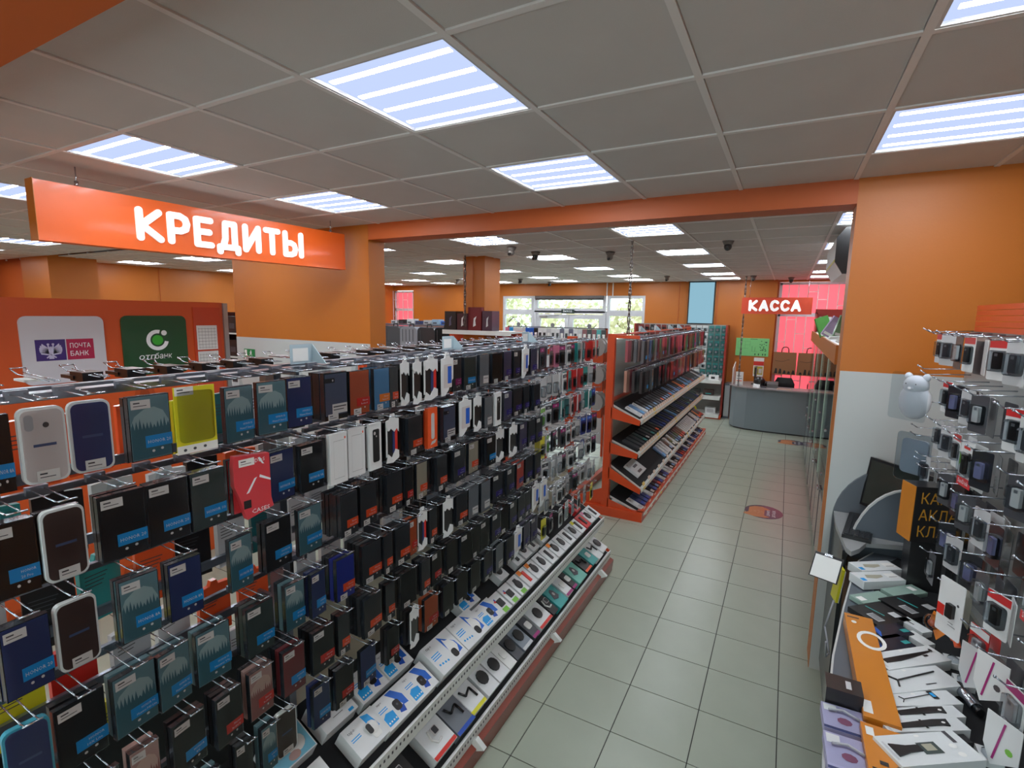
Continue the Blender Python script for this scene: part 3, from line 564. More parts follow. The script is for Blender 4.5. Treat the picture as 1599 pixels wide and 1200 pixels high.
for ri, row in enumerate(ROWS):
    zr = ROWZ[ri]; ents = [e.split() for e in row.split(',')]
    for hi, (y, w, code, n) in enumerate(ents):
        y = float(y); w = min(float(w), .118); n = int(n); near = y < 1.2
        stk = 't' if near or rnd.random() < .3 else 'b'
        if code in 'NGD' and not near: stk = 'b'
        pr, adj = cproto(code, TEXTS.get((ri, hi)) or ('HONOR 20' if code in CODE and CODE[code][2] == 'sky' else None), stk)
        sc = max(.55, min(1.1, w/.095)); tilt = rnd.uniform(-5, 7) if near else rnd.uniform(-3, 3)
        if code in 'WVZU' or w < .06: sc = max(sc, .9) if code in 'WVZU' else sc
        xf = -1.375 + rnd.uniform(-.006, .01); zz = zr-rnd.uniform(0, .006)
        rown = 'top row' if ri == 0 else ORD[ri]+' row down'
        lab = '%s phone case, %s, %s hook along, left rack' % (adj, rown, ORD[hi])
        pr.put(FX((xf, y, zz), tilt, sc), lab, 'front phone cases on the left rack')
        HOOKS.append((y, zr, xf))
        col = CODE[code][0] if code in CODE else {'W': GREYW, 'V': NAVY, 'Z': BLK, 'U': NAVY, 'R': CORAL, 'Q': ORG, 'X': CARDW, 'F': CARDW, 'S': SLATE, 'A': GREY}.get(code, BLK)
        for k in range(n):
            if nback < 150:
                bm = backproto(col, col.name); b = obj('phone_case', bm, matrix=FX((xf-.024-.0195*k, y+rnd.uniform(-.004, .004), zz-rnd.uniform(-.002, .006)), tilt+rnd.uniform(-2, 2), sc*.98))
                tag(b, '%s, %s behind the front, %s hook of %s, left rack' % (col.name, ORD[k], ORD[hi], rown), 'phone case', 'cases behind the front ones on the left rack'); nback += 1
            else: backrest_.box(xf-.04-.0195*k, y-.044*sc, zz-.178, xf-.024-.0195*k, y+.044*sc, zz-.016, SIDE if k % 3 else col)
o = obj('phone_case_stack', backrest_); o['kind'] = 'stuff'; o['label'] = 'dark case boxes packed behind the front ones far along the left rack'
# ---- carded accessories at the far end of the left rack
def blister(colr, prod, header=None, h=.15, w=.075):
    r = MB().ext(rrect(-w/2, -h, w/2, 0, .006, 2), -.0015, 0, colr); k = []
    if header: k.append(('header_print', MB().box(-.001, -w/2+.001, -h*.24, .0006, w/2-.001, -h*.08, header).text('USB', .0009, 0, -h*.2, h*.07, WINK), None))
    k.append(('blister', MB().ext(rrect(-w*.36, -h*.86, w*.36, -h*.34, .01, 2), 0, .012, HAZY), None))
    k.append(('product', MB().ext(rrect(-w*.26, -h*.8, w*.1, -h*.42, .006, 2), .0015, .009, prod).cyl((.006, w*.14, -h*.78), (.006, w*.24, -h*.46), .004, prod, 6), None))
    return Proto('accessory_pack', 'accessory pack', r, k)
RDC = C('red card', 206, 40, 42); LGR = C('light grey card', 196, 198, 200); DGR = C('dark grey card', 70, 72, 78); PNK = C('pink card', 206, 120, 150); DTQ = C('deep teal card', 30, 96, 100); DBC = C('dark blue card', 40, 52, 130)
BL = {'r': (blister(RDC, BLK, None), 'red'), 't': (blister(TQ, BLK), 'turquoise'), 'w': (blister(CARDW, BLK, DGR), 'white grey headed'), 'g': (blister(LGR, CARDW), 'light grey'), 'k': (blister(DGR, BLK, MAG), 'dark grey magenta headed'), 'l': (blister(CARDW, GREEN, GREEN), 'white green headed'), 'd': (blister(DTQ, TQ), 'deep teal'), 'b': (blister(DBC, BLK, BLUE), 'dark blue'), 'p': (blister(PNK, BLK), 'pink'), 'y': (blister(YEL, BLK), 'yellow')}
FAR = ["kkpkwktdrrr", "gggwtrrtgk", "lwktdwrgtb", "ylkkwwgbbk", "wggkwwgbwk", "ggwwgkwwgg", "ykwggwgy"]
for ri, s_ in enumerate(FAR):
    z = [2.04, 1.84, 1.64, 1.44, 1.24, 1.03, .83][ri]
    for i, ch in enumerate(s_):
        y = 2.99+i*(1.14/len(s_)) if ri < 4 else 3.08+i*(1.05/len(s_))
        pr, adj = BL[ch]; nn = 2 if ri < 6 else 1
        for q in range(nn):
            pr.put(FX((-1.39-.03*q+rnd.uniform(-.01, .02), y, z-rnd.uniform(0, .01)), rnd.uniform(-12, 12)), '%s pack%s, %s hook, %s row, far end of left rack' % (adj, ' behind another' if q else '', ORD[i], ORD[ri]), 'accessory packs on the left rack', kids=(q == 0))
        HOOKS.append((y, z+.006, -1.38))
# ---- the rack itself
G1 = thing('gondola_rack', 'long double sided wire rack of phone cases on the left', 'rack', (-1.65, 2.2, 0))
def gp(name, mb, lab=None):
    mb.v = [(a+1.65, b-2.2, c) for a, b, c in mb.v]; return obj(name, mb, G1, lab)
Y0, Y1 = .3, 4.15
gp('upright', MB().box(-1.69, Y0-.02, 0, -1.61, Y0+.02, 2.06, RACKO), 'orange end upright')
gp('upright', MB().box(-1.69, Y1-.02, 0, -1.61, Y1+.02, 2.06, RACKO), 'orange end upright')
for y in (1.19, 2.16, 3.12): gp('upright', MB().box(-1.69, y-.015, 0, -1.61, y+.015, 2.05, RAIL))
gp('divider_panel', MB().ext([(1.165, 1.62), (1.165, 2.0), (1.215, 2.0), (1.215, 1.55), (1.185, 1.55)], -1.6, -1.595, WHITE), 'white divider plate')
for a, b in ((Y0+.02, 1.175), (1.205, 2.145), (2.175, 3.105), (3.135, Y1-.02)):
    gp('back_panel', MB().box(-1.655, a, .1, -1.645, b, 1.02, CREAM if a > 1 else C('black back panel', 26, 30, 30, .6, 0)))
    for z in (2.042,): gp('top_rail', MB().box(-1.72, a, z-.035, -1.69, b, z, RAIL).box(-1.62, a, z-.02, -1.59, b, z, RAIL))
    for z in ROWZ:
        gp('rail', MB().box(-1.512, a, z-.016, -1.498, b, z+.0, RAIL)); 
        if z > 1.0: gp('rail', MB().box(-1.8, a, z-.06, -1.786, b, z-.03, RAIL))
for z in ROWZ:
    for y in (Y0, 1.19, 2.16, 3.12, Y1): gp('rail_arm', MB().box(-1.8 if z > 1 else -1.6, y-.006, z-.03, -1.5, y+.006, z-.012, RAIL))
hk = MB(); hk.path([(.0, -.012, 0), (.135, -.012, -.001), (.16, -.012, .004), (.16, .012, .004), (.135, .012, -.001), (0, .012, 0)], .0017, STEEL, 5); hk.box(-.003, -.02, -.012, .01, .02, .008, RAIL); hk.cyl((.161, -.017, .005), (.161, .017, .005), .0022, STEEL, 6)
hkm = hk.mesh('hook')
for y, z, x in HOOKS: obj('hook', hkm, G1, loc=(.153, y-2.2, z+.004))
# top hooks of the far side with black flip tags
th = MB(); th.path([(0, -.012, 0), (-.2, -.012, .004), (-.235, -.018, .02), (-.235, .018, .02), (-.2, .012, .004), (0, .012, 0)], .002, STEEL, 5).path([(0, 0, .0), (-.14, 0, .008), (-.2, 0, .01)], .0018, STEEL, 5)
tf = MB().box(-.2, -.03, -.014, -.12, .03, -.004, BLACK).box(-.15, -.026, -.02, -.07, .026, .008, BLACK)
thm, tfm = th.mesh('hook'), tf.mesh('price_flap')
tfw = MB().box(-.2, -.022, -.012, -.13, .022, -.006, WHITE).mesh('price_flap'); tfg = MB().box(-.22, -.02, .006, -.12, .02, .009, LGR).mesh('price_flap')
for i in range(33):
    y = .37+i*.115; h_ = obj('hook', thm, G1, loc=(-.08, y-2.2, 2.05)); obj('price_flap', tfw if i in (0, 2) else (tfm if (i < 8 or i % 3) else tfg), h_)
# rear side packs seen through the gaps (their grey and printed backs)
RB = [CARDW, MAG, BLK, YEL, CARDW, BLK, ORG, TQ, DTQ, RED, BLK, ORG, CARDW, BLK, LGR, ORG, DTQ, BLK]
nm_ = {CARDW.name: 'white', MAG.name: 'magenta', BLK.name: 'black', YEL.name: 'yellow', ORG.name: 'orange', TQ.name: 'turquoise', DTQ.name: 'deep teal', RED.name: 'red', LGR.name: 'light grey'}
rbm = {}
for ri, z in enumerate((1.98, 1.75, 1.5, 1.26, 1.05)):
    for i in range(27):
        y = .42+i*.14+(.05 if ri % 2 else 0)
        if y > 4.05: continue
        cc = RB[(i*5+ri*7+(i*i) % 3) % len(RB)] if y < 1.3 else (CARDW, BLK, LGR, BLK, CARDW, DGR, BLK, GREYW)[(i*3+ri*5) % 8]
        if cc.name not in rbm:
            mb = MB().ext([(-.058, -.2), (-.058, -.01), (-.016, -.006), (-.01, .012), (.01, .012), (.016, -.006), (.058, -.01), (.058, -.2)], -.02, 0, cc)
            for q in range(4): mb.rect(.0004, -.045, -.05-.012*q, .02-.006*q, -.047-.012*q, INK if cc is not BLK else DGR)
            rbm[cc.name] = mb.mesh('hanging_pack')
        o = obj('hanging_pack', rbm[cc.name], matrix=FX((-1.815+rnd.uniform(-.03, .03), y, z-.03), rnd.uniform(-10, 10)))
        tag(o, '%s pack back through left rack, %s gap, %s level' % (nm_.get(cc.name, cc.name.split()[0]), ORD[i], ORD[ri]), 'hanging pack', 'packs on the rear side of the left rack')
def holder(x, y, z, lab):
    o = obj('price_holder', MB().box(-.02, -.05, 0, -.017, .05, .075, C('pale acrylic', 178, 198, 206, .2)).ext([(-.018, 0), (.06, 0), (-.018, .075)], .05, .053, C('pale acrylic', 178, 198, 206, .2), 1).box(-.0165, -.04, .01, -.016, .03, .06, STK), loc=(x, y, z)); tag(o, lab, 'price holder')
for y, l in ((1.32, 'pale acrylic price holder on left rack top near the exit sign'), (2.28, 'pale acrylic price holder on left rack top past the pillar'), (3.22, 'pale acrylic price holder at the far end of rack top')): holder(-1.62, y, 2.045, l)
# sloping shelves
def shelf(xb, zb, xf_, zf, ya, yb, parent_fn, nm='shelf', lip=.075, mats=(MATB, WHITE), dots=True):
    n = Vector((zb-zf, 0, xf_-xb)).normalized()
    parent_fn(nm, MB().ext([(xb, zb), (xf_, zf), (xf_, zf-.02), (xb, zb-.02)], ya, yb, mats[1], 1).ext([(xb, zb+.001), (xf_-.01, zf+.005), (xf_-.01, zf+.008), (xb, zb+.004)], ya+.01, yb-.01, mats[0], 1))
    fs = MB().ext([(xf_, zf-.05), (xf_+.006, zf-.05), (xf_+.014, zf+lip-.045), (xf_+.004, zf+lip-.045)], ya, yb, mats[1], 1)
    fs.box(xf_-.012, ya, zf+.006, xf_+.002, yb, zf+.012, mats[1])
    parent_fn('front_strip', fs)
    if dots:
        d = MB(); y = ya+.02
        while y < yb-.02: d.box(xf_+.0095, y, zf-.006, xf_+.0125, y+.008, zf+.006, INK); y += .024
        parent_fn('slot_row', d)
    return n
shelf(-1.645, .64, -1.3, .455, Y0+.02, Y1-.02, gp)
shelf(-1.645, .37, -1.23, .16, Y0+.02, Y1-.02, gp)
gp('base_kick', MB().ext([(-1.6, 0), (-1.205, 0), (-1.195, .1), (-1.225, .115), (-1.6, .115)], Y0, Y1, C('kick brick red', 128, 46, 24), 1))
gp('base_kick', MB().box(-2.1, Y0, 0, -1.7, Y1, .1, RACKO))
for z0, x1 in ((.64, -1.3), (.37, -1.23)):
    for y in (Y0, Y1): gp('bracket', MB().ext([(-1.62, z0-.1), (x1, z0-.22 if x1 < -1.25 else z0-.25), (x1, z0-.19), (-1.62, z0)], y-.003, y+.003, RACKO, 1))
for y in (1.9, 2.86, 3.82): gp('foot_clip', MB().ext([(-1.21, .08), (-1.15, .11), (-1.2, .15), (-1.225, .13)], y-.005, y+.022, WHITE, 1))
# goods lying on the sloping shelves: local frame w = up from the box face
def slope_frame(x, y, z, ang=28, spin=0):
    a = math.radians(ang); w = Vector((math.sin(a), 0, math.cos(a))); v = Vector((-math.cos(a), 0, math.sin(a)))
    M_ = frame((x, y, z), w, (0, 1, 0), v); return M_ @ Matrix.Rotation(math.radians(spin), 4, 'X')
def tapo(kind):
    r = MB().box(-.09, -.1, -.08, 0, .1, .08, CARDW); BB = C('camera box blue', 22, 100, 200)
    p = MB()
    if kind == 'big':
        p.poly([(.0005, .02, -.01), (.0005, .012, .075), (.0005, .085, .005), (.0005, .09, -.05), (.0005, .05, -.055)], BB)
        p.ext([(.028, .05), (.04, .035), (.06, .03), (.078, .005), (.08, -.02), (.06, -.05), (.035, -.045), (.02, -.01)], .0004, .0012, STK)
        p.ext(rrect(.02, -.062, .056, -.018, .014), .001, .0018, BLACK); p.text('tapo', .0008, -.06, .05, .016, INK, .045)
        for q in range(4): p.disc(.0008, -.075+q*.018, -.035-q*.003, .006, .006, SKY, 8)
        for q in range(3): p.rect(.0008, -.085, .015-.011*q, -.03, .02-.011*q, SKY)
    elif kind == 'small':
        p.poly([(.0005, .0, .075), (.0005, .045, .075), (.0005, .085, .02), (.0005, .085, -.035), (.0005, .055, -.03), (.0005, .03, .03)], BB)
        p.poly([(.0006, .01, -.05), (.0006, .045, -.062), (.0006, .055, -.025), (.0006, .02, -.02)], DBL)
        p.ext(rrect(.0, -.035, .045, .022, .016), .0008, .0016, BLACK); p.disc(.0018, .024, -.004, .007, .007, DGR, 8); p.text('tapo', .0008, -.055, .05, .014, INK, .045)
        p.ext([(-.085, -.065), (-.02, -.065), (-.015, -.01), (-.06, 0), (-.085, -.015)], .0004, .0008, SKY)
        for q in range(4): p.disc(.001, -.074+q*.016, -.05, .005, .005, STK, 8)
        for q in range(2): p.rect(.0008, -.085, .012+.011*q, -.03, .017+.011*q, SKY)
    elif kind == 'robot':
        p.poly([(.0005, .02, .075), (.0005, .06, .06), (.0005, .075, -.02), (.0005, .03, -.03)], SKY)
        p.dome((.004, .035, -.005), .012, .035, .035, STK, 12, 5); p.ext(rrect(.0, -.03, .026, .02, .012), .012, .017, BLACK); p.ext(rrect(.015, -.06, .06, -.025, .012), .001, .004, STK); p.text('tapo', .0008, -.06, .035, .018, INK, .05)
        for q in range(2): p.rect(.0008, -.085, .0+.011*q, -.03, .005+.011*q, SKY)
    elif kind == 'plain':
        p.ext(rrect(-.016, -.015, .016, .035, .015), .0006, .0014, BLACK); p.disc(.0018, .0, .012, .006, .006, GREYW, 8); p.rect(.0008, -.03, -.04, .03, -.037, INK); p.rect(.0008, -.075, .06, -.06, .07, ORG); p.rect(.0008, .05, -.07, .08, -.055, SKY)
    elif kind == 'sunset':
        p.rect(.0005, -.095, -.075, .095, .075, C('pale aqua print', 120, 190, 214)); p.disc(.0008, .03, -.01, .045, .04, STK, 14); p.disc(.001, .0, -.05, .03, .02, PEACH, 10)
    return Proto('camera_box', 'boxed camera', r, [('front_print', p, None)])
TP = {k: tapo(k) for k in ('big', 'small', 'robot', 'plain', 'sunset')}
def on_shelf1(kind, y, d, lab, sc=1, lift=.1, spin=0):    # d = distance up the slope from the front edge to the box centre
    a = math.radians(28); x = -1.315-math.cos(a)*d; z = .47+math.sin(a)*d
    M_ = slope_frame(x+math.sin(a)*lift, y, z+math.cos(a)*lift, 28, spin) @ Matrix.Diagonal((lift/.092, sc, sc, 1))
    TP[kind].put(M_, lab)
for a in [('robot', 1.33, .09, 'white and blue camera box with round robot camera, front of upper shelf'), ('small', 1.485, .085, 'small tapo camera box right of the robot camera box'), ('small', 1.65, .085, 'small tapo camera box touching the two large ones'),
          ('small', 1.475, .24, 'small tapo camera box in the back row, nearer one'), ('small', 1.635, .24, 'small tapo camera box in the back row, under hanging cases'), ('plain', 1.29, .25, 'white camera box with a small black oval camera'), ('sunset', 1.08, .25, 'pale aqua box with a white round camera, nearest the lens'), ('plain', 1.06, .08, 'white camera box at the near end of upper shelf front')]:
    on_shelf1(a[0], a[1], a[2], a[3], .82, .07)
on_shelf1('big', 1.86, .1, 'larger tapo outdoor camera box, left of the pair', 1.02, .09); on_shelf1('big', 2.07, .1, 'larger tapo outdoor camera box, right of the pair', 1.02, .09)
on_shelf1('small', 2.27, .09, 'slim tapo camera box beside the smart watch boxes', .85, .07); on_shelf1('small', 2.24, .24, 'tapo camera box behind the slim one in upper shelf', .82, .06)
def watchbox(style, body=CARDW, acc=None):
    r = MB().box(-.05, -.05, -.065, 0, .05, .065, body); p = MB()
    if style == 'round': p.ext([(.026*math.cos(i*.5236), .032*math.sin(i*.5236)) for i in range(12)], .0004, .008, BLACK); p.ext([(-.018, .02), (.018, .02), (.014, .044), (-.014, .044)], .0006, .005, BLACK)
    if style == 'square': p.ext(rrect(-.022, -.028, .024, .022, .006), .0004, .006, BLACK); p.poly([(.0006, -.04, .02), (.0006, -.022, .035), (.0006, -.02, .01)], RED).poly([(.0006, -.03, .035), (.0006, -.018, .04), (.0006, -.014, .018)], BLUE)
    if style == 'band': p.ext(rrect(-.013, -.042, .013, .044, .006), .0004, .006, BLACK)
    if style == 'redband': p.ext(rrect(-.013, -.042, .013, .044, .004), .0004, .006, RED)
    k = [('watch', p, None)]
    if acc: k.append(('printed_corner', MB().rect(.0005, -.049, .03, -.008, .064, acc[0]) if acc[1] == 't' else MB().rect(.0005, -.03, -.064, .02, -.036, acc[0]), None))
    return Proto('watch_box', 'boxed watch', r, k)
WB = [watchbox('square', acc=(GREEN, 'b')), watchbox('square', acc=(GREEN, 'b')), watchbox('round', acc=(GREEN, 'b')), watchbox('redband', acc=(AMB, 't')), watchbox('round', acc=(AMB, 't')), watchbox('round'), watchbox('band'), watchbox('round', acc=(AMB, 't')), watchbox('round'), watchbox('band'), watchbox('round', LGR), watchbox('band', acc=(YEL, 't')), watchbox('band', RDC), watchbox('round', acc=(PNK, 't')), watchbox('band')]
wl = ['square watch and green corner, first', 'square watch and green corner, second', 'round watch and green corner', 'red fitness band', 'round watch and amber corner, nearer', 'large round watch', 'black fitness band, middle', 'round watch and amber corner, farther', 'round watch past the amber corner', 'fitness band past the round watches', 'round watch on grey', 'fitness band and yellow corner', 'red sided band', 'round watch and pink corner', 'black band at the far end']
a28 = math.radians(28)
for i, pr in enumerate(WB):
    y = 2.42+i*.115; pr.put(slope_frame(-1.315-math.cos(a28)*.085+math.sin(a28)*.05, y, .47+math.sin(a28)*.085+math.cos(a28)*.05), 'white box with %s, front of upper shelf' % wl[i])
for i, y in enumerate((2.62, 2.84, 2.96, 3.08, 3.24, 3.9)):
    WB[[5, 6, 8, 9, 6, 12][i]].put(slope_frame(-1.315-math.cos(a28)*.235+math.sin(a28)*.05, y, .47+math.sin(a28)*.235+math.cos(a28)*.05), 'watch box in the back row of upper shelf, %s along' % ORD[i])
# lower shelf
def gbox(body, kind, w=.075, h=.1, acc=None):
    r = MB().box(-.06, -w, -h, 0, w, h, body); p = MB()
    if kind == 'ear': p.path([(.004, -.02, .03), (.004, -.03, -.01), (.004, -.01, -.04), (.004, .02, -.035)], .005, STK, 6).ext(rrect(-.005, -.01, .03, .03, .006), .001, .012, GREYW); p.ext(rrect(-.002, -.006, .027, .026, .005), .012, .013, INK)
    if kind == 'watch': p.ext([(.035*math.cos(i*.5236), .04*math.sin(i*.5236)) for i in range(12)], .0006, .01, BLACK)
    if kind == 'phone': p.path([(.006, -.04, .04), (.006, -.02, 0), (.006, .03, .02), (.006, .035, -.04)], .006, BLACK, 6)
    if kind == 'hands': p.ext([(-.04, -.03), (-.02, .03), (.0, .04), (.02, .02), (.03, -.03), (.0, -.045)], .0006, .003, DGR); p.disc(.0035, -.002, .0, .012, .014, GREYW, 10)
    if kind == 'case': p.ext(rrect(-.02, -.03, .03, .02, .012), .0006, .006, STK)
    k = [('product_print', p, None)]
    if acc: k.append(('printed_band', MB().rect(.0005, -w+.001, -h+.001, w-.001, -h+.02, acc).rect(.0005, w-.025, h-.02, w-.002, h-.002, acc), None))
    return Proto('gadget_box', 'boxed gadget', r, k)
LB = [(1.1, gbox(CARDW, 'ear'), 'white earphone box at the near end of lower shelf'), (1.28, gbox(DGR, 'phone'), 'dark grey gadget box near start of lower shelf'), (1.46, gbox(BLK, 'ear'), 'black earphone box on the lower shelf, before white one'),
      (1.71, gbox(CARDW, 'ear', .08, .09, RED), 'white box with pale wireless earphones and red mark, lower shelf'), (1.87, gbox(C('grey gadget card', 110, 116, 124), 'phone', .07, .1, DBL), 'grey box with black headset picture, lower shelf'), (2.0, gbox(CARDW, 'phone', .065, .09, YEL), 'white box with lime edge and black holder, lower shelf'),
      (2.14, gbox(CARDW, 'watch', .055, .09), 'white box with round black speaker, left of pair'), (2.26, gbox(CARDW, 'watch', .055, .09), 'white box with round black speaker, right of pair'), (2.36, gbox(STK, 'case', .04, .09), 'slim white box beside the round speakers'), (2.45, gbox(DGR, 'watch', .04, .09), 'dark box with large black round item, lower shelf'),
      (2.56, gbox(C('grey blue gadget card', 132, 142, 152), 'watch', .055, .09, LGR), 'grey box with lens-like disc, lower shelf middle'), (2.68, gbox(DGR, 'case', .04, .09, MAG), 'dark box with pink mark, lower shelf middle'), (2.83, gbox(CARDW, 'watch', .085, .09, RED), 'wide white box with black round gadget and red mark'), (2.97, gbox(BLK, 'ear', .04, .09), 'black box right of the wide white one'),
      (3.1, gbox(TQ, 'hands', .07, .1), 'turquoise box with grey diamond shaped gadget'), (3.24, gbox(CARDW, 'case', .05, .09, MAG), 'white box with magenta corner, lower shelf'), (3.34, gbox(BLK, 'case', .035, .09, MAG), 'black box with magenta corner, lower shelf'), (3.48, gbox(C('mint card', 110, 186, 170), 'hands', .08, .1), 'mint green box with silver gamepad, lower shelf'),
      (3.64, gbox(BLK, 'phone', .06, .09, ORG), 'black box with orange mark between the teal ones'), (3.78, gbox(TQ, 'case', .06, .09), 'turquoise box near the far end of lower shelf'), (3.9, gbox(CARDW, 'phone', .05, .1), 'white box with thin cable, far end lower shelf'), (4.03, gbox(CARDW, 'watch', .06, .09), 'last white box with black holder, lower shelf far end')]
al = math.atan2(.21, .415)
for y, pr, l in LB:
    pr.put(slope_frame(-1.245-math.cos(al)*.11+math.sin(al)*.06, y, .172+math.sin(al)*.11+math.cos(al)*.06, math.degrees(al)), l)
# ------------------------------------------------------------ second rack: tablet covers and phone cases
GX, GY0, GY1 = -1.67, 5.36, 10.2
G2 = thing('gondola_rack', 'orange ended rack of tablet covers and sloping phone shelves beyond the aisle gap', 'rack', (GX, GY0, 0))
def g2(name, mb, lab=None):
    mb.v = [(a-GX, b-GY0, c) for a, b, c in mb.v]; return obj(name, mb, G2, lab)
for y in (GY0, GY1): g2('upright', MB().box(GX-.04, y-.03, 0, GX+.04, y+.03, 2.045, RACKO))
for y in (6.6, 7.8, 9.0): g2('upright', MB().box(GX-.03, y-.02, 0, GX+.03, y+.02, 2.0, RAIL))
g2('back_panel', MB().box(GX-.012, GY0+.03, .1, GX+.012, GY1-.03, 1.98, C('grey green back panel', 168, 176, 168)))
g2('top_bar', MB().box(GX+.04, GY0-.02, 2.0, GX+.3, GY0+.02, 2.035, RACKO).box(GX-.02, GY0, 2.02, GX+.02, GY1, 2.04, RACKO))
g2('base_frame', MB().box(GX-.5, GY0-.05, .0, GX+.43, GY0+.03, .1, RACKO).box(GX+.36, GY0, 0, GX+.43, GY1, .1, RACKO).box(GX-.5, GY0, 0, GX-.44, GY1, .1, RACKO))
g2('base_frame', MB().ext([(GX-.04, .3), (GX-.3, .18), (GX-.42, .1), (GX-.04, .1)], GY0-.005, GY0+.005, RACKO, 1))
SH2 = [(1.27, 1.12, -1.32), (.87, .75, -1.33), (.585, .36, -1.28), (.22, .07, -1.25)]
for i, (zb, zf, xf_) in enumerate(SH2):
    shelf(GX+.02, zb, xf_, zf, GY0+.03, GY1-.03, g2, dots=False, lip=.05)
    for y in (GY0, 7.2, GY1): g2('bracket', MB().ext([(GX+.03, zb-.15), (xf_, zf-.05), (xf_+.01, zf+.005), (GX+.03, zb-.02)], y-.03, y-.022, RACKO, 1))
    tk = MB().ext([(0, -.03), (.003, -.03), (-.022, .04), (-.025, .04)], -.042, .042, C('price ticket beige', 226, 204, 184, .6, 0), 1).mesh('price_ticket'); tk2 = MB().ext([(0, -.03), (.003, -.03), (-.022, .04), (-.025, .04)], -.042, .042, C('price ticket amber', 228, 196, 110, .6, 0), 1).mesh('price_ticket')
    nt_ = 44 if i < 2 else 18
    for k in range(nt_): obj('price_ticket', tk2 if (k*7+i) % 11 == 2 else tk, G2, loc=(xf_+.016-GX, .14+k*(4.6/nt_), zf+.0))
g2('hanger_rail', MB().box(GX+.16, GY0, 1.99, GX+.175, GY1, 2.005, RAIL).box(GX+.16, GY0, 1.66, GX+.175, GY1, 1.675, RAIL).box(GX+.02, GY0, 1.3, GX+.03, GY1, 1.34, RACKO))
COVC = [(C('taupe cover', 120, 100, 96), 'taupe'), (BLK, 'black'), (C('rose cover', 186, 104, 112), 'rose'), (C('plum cover', 104, 60, 78), 'plum'), (C('smoke cover', 96, 98, 102), 'smoke grey'), (C('wine cover', 120, 48, 56), 'wine red'), (C('coral cover', 196, 84, 76), 'coral'), (C('skin cover', 196, 150, 132), 'beige'), (NAVY, 'navy'), (C('graphite cover', 54, 56, 60), 'graphite')]
def cover(c, lab, strip):
    r = MB().box(-.03, -.05, -.25, 0, .05, -.012, c).poly([(-.005, -.02, -.012), (-.005, .02, -.012), (-.005, .01, .01), (-.005, -.01, .01)], HAZY); k = [('clear_sleeve', MB().rect(.002, -.053, -.27, .053, -.01, SLEEVE), None)]
    if strip: k.append(('label_strip', MB().rect(.0025, 0, -.21, .05, -.17, strip), None))
    return Proto('tablet_cover', 'tablet cover', r, k)
CV = [cover(c, l, s_) for (c, l), s_ in zip(COVC, [SKY, None, MAG, MAG, SKY, None, None, None, DBL, None])]
seq1 = [4, 0, 8, 9, 0, 5, 0, 3, 1, 3, 5, 1, 1, 2, 2, 4, 1, 1, 4, 5, 3, 5, 1, 8, 9, 1, 4, 1, 1, 5, 1]; seq2 = [9, 4, 1, 4, 9, 9, 9, 4, 1, 1, 1, 1, 6, 4, 1, 1, 0, 7, 2, 6, 7, 3, 6, 1, 4, 1, 9, 7, 6, 3, 5, 6, 6, 2, 6, 7]
hk2 = MB().path([(0, 0, 0), (.17, 0, 0), (.18, 0, .015)], .003, STEEL, 5).mesh('hook')
for r_, (sq, z) in enumerate(((seq1, 1.985), (seq2, 1.65))):
    for i, q in enumerate(sq):
        y = 5.5+i*(4.55/len(sq))
        for dd in (1, 2):
            ob = obj('tablet_cover', CV[(q*3+dd*5) % 10 if dd == 2 else q].root, matrix=FX((GX+.33-.085*dd, y+rnd.uniform(-.01, .01), z), rnd.uniform(-8, 8), .9)); tag(ob, 'tablet cover deeper on %s row hook of second rack, %s along, %s back' % (['upper', 'lower'][r_], ORD[i], ORD[dd]), 'tablet cover', 'tablet covers on the second rack')
        CV[q].put(FX((GX+.33+rnd.uniform(-.01, .01), y, z), rnd.uniform(-10, 10), .9 if r_ else 1), '%s tablet cover, %s along the %s row of second rack' % (COVC[q][1], ORD[i], ['upper', 'lower'][r_]), 'tablet covers on the second rack')
        obj('hook', hk2, G2, loc=(.175, y-GY0, z+.008))
for i, y in enumerate((6.2, 7.0, 7.9, 8.6)): holder(GX+.1, y, 2.045, 'acrylic price holder on top of the second rack, %s along' % ORD[i])
# goods on its shelves
def lying(c, accent, l=.15, w=.036, t=.02):
    r = MB().box(-t, -w, -l/2, 0, w, l/2, c); p = MB().rect(.0006, -w+.006, -l/2+.01, w-.006, -l/2+.045, accent).rect(.0006, -w+.006, l/2-.04, -w+.02, l/2-.012, DGR)
    return Proto('phone_cover', 'phone cover', r, [('label_strip', p, None)])
LY = {'k': (lying(BLK, C('powder blue label', 110, 158, 210)), 'black blue labelled'), 'd': (lying(CHAR, DGR), 'charcoal'), 'o': (lying(BLK, ORG), 'black orange labelled'), 'b': (lying(C('powder blue case', 120, 160, 205), SKY), 'powder blue'), 'w': (lying(CARDW, LGR), 'white'), 'n': (lying(NAVY, DBL), 'navy'), 'r': (lying(C('maroon case', 110, 30, 44), RED), 'maroon'), 'y': (lying(C('orange case flat', 226, 120, 50), ORG), 'orange'), 'g': (lying(GRN, TQ), 'dark green'), 's': (lying(SIDE, GREYW), 'black grey marked')}
S2 = ["wbwkkdkddokkkobkkbkkyokbkbkrkdkdkwkd", "dddgsdgdodnndndndbdsdnnddngdsndddnsd", "W..........bwwwkwswknkrrrwwwwwwwwwkwwkyor", "wnnnwsnkrnwknwwskwskwnrrknwskwnkwnkswkns"]
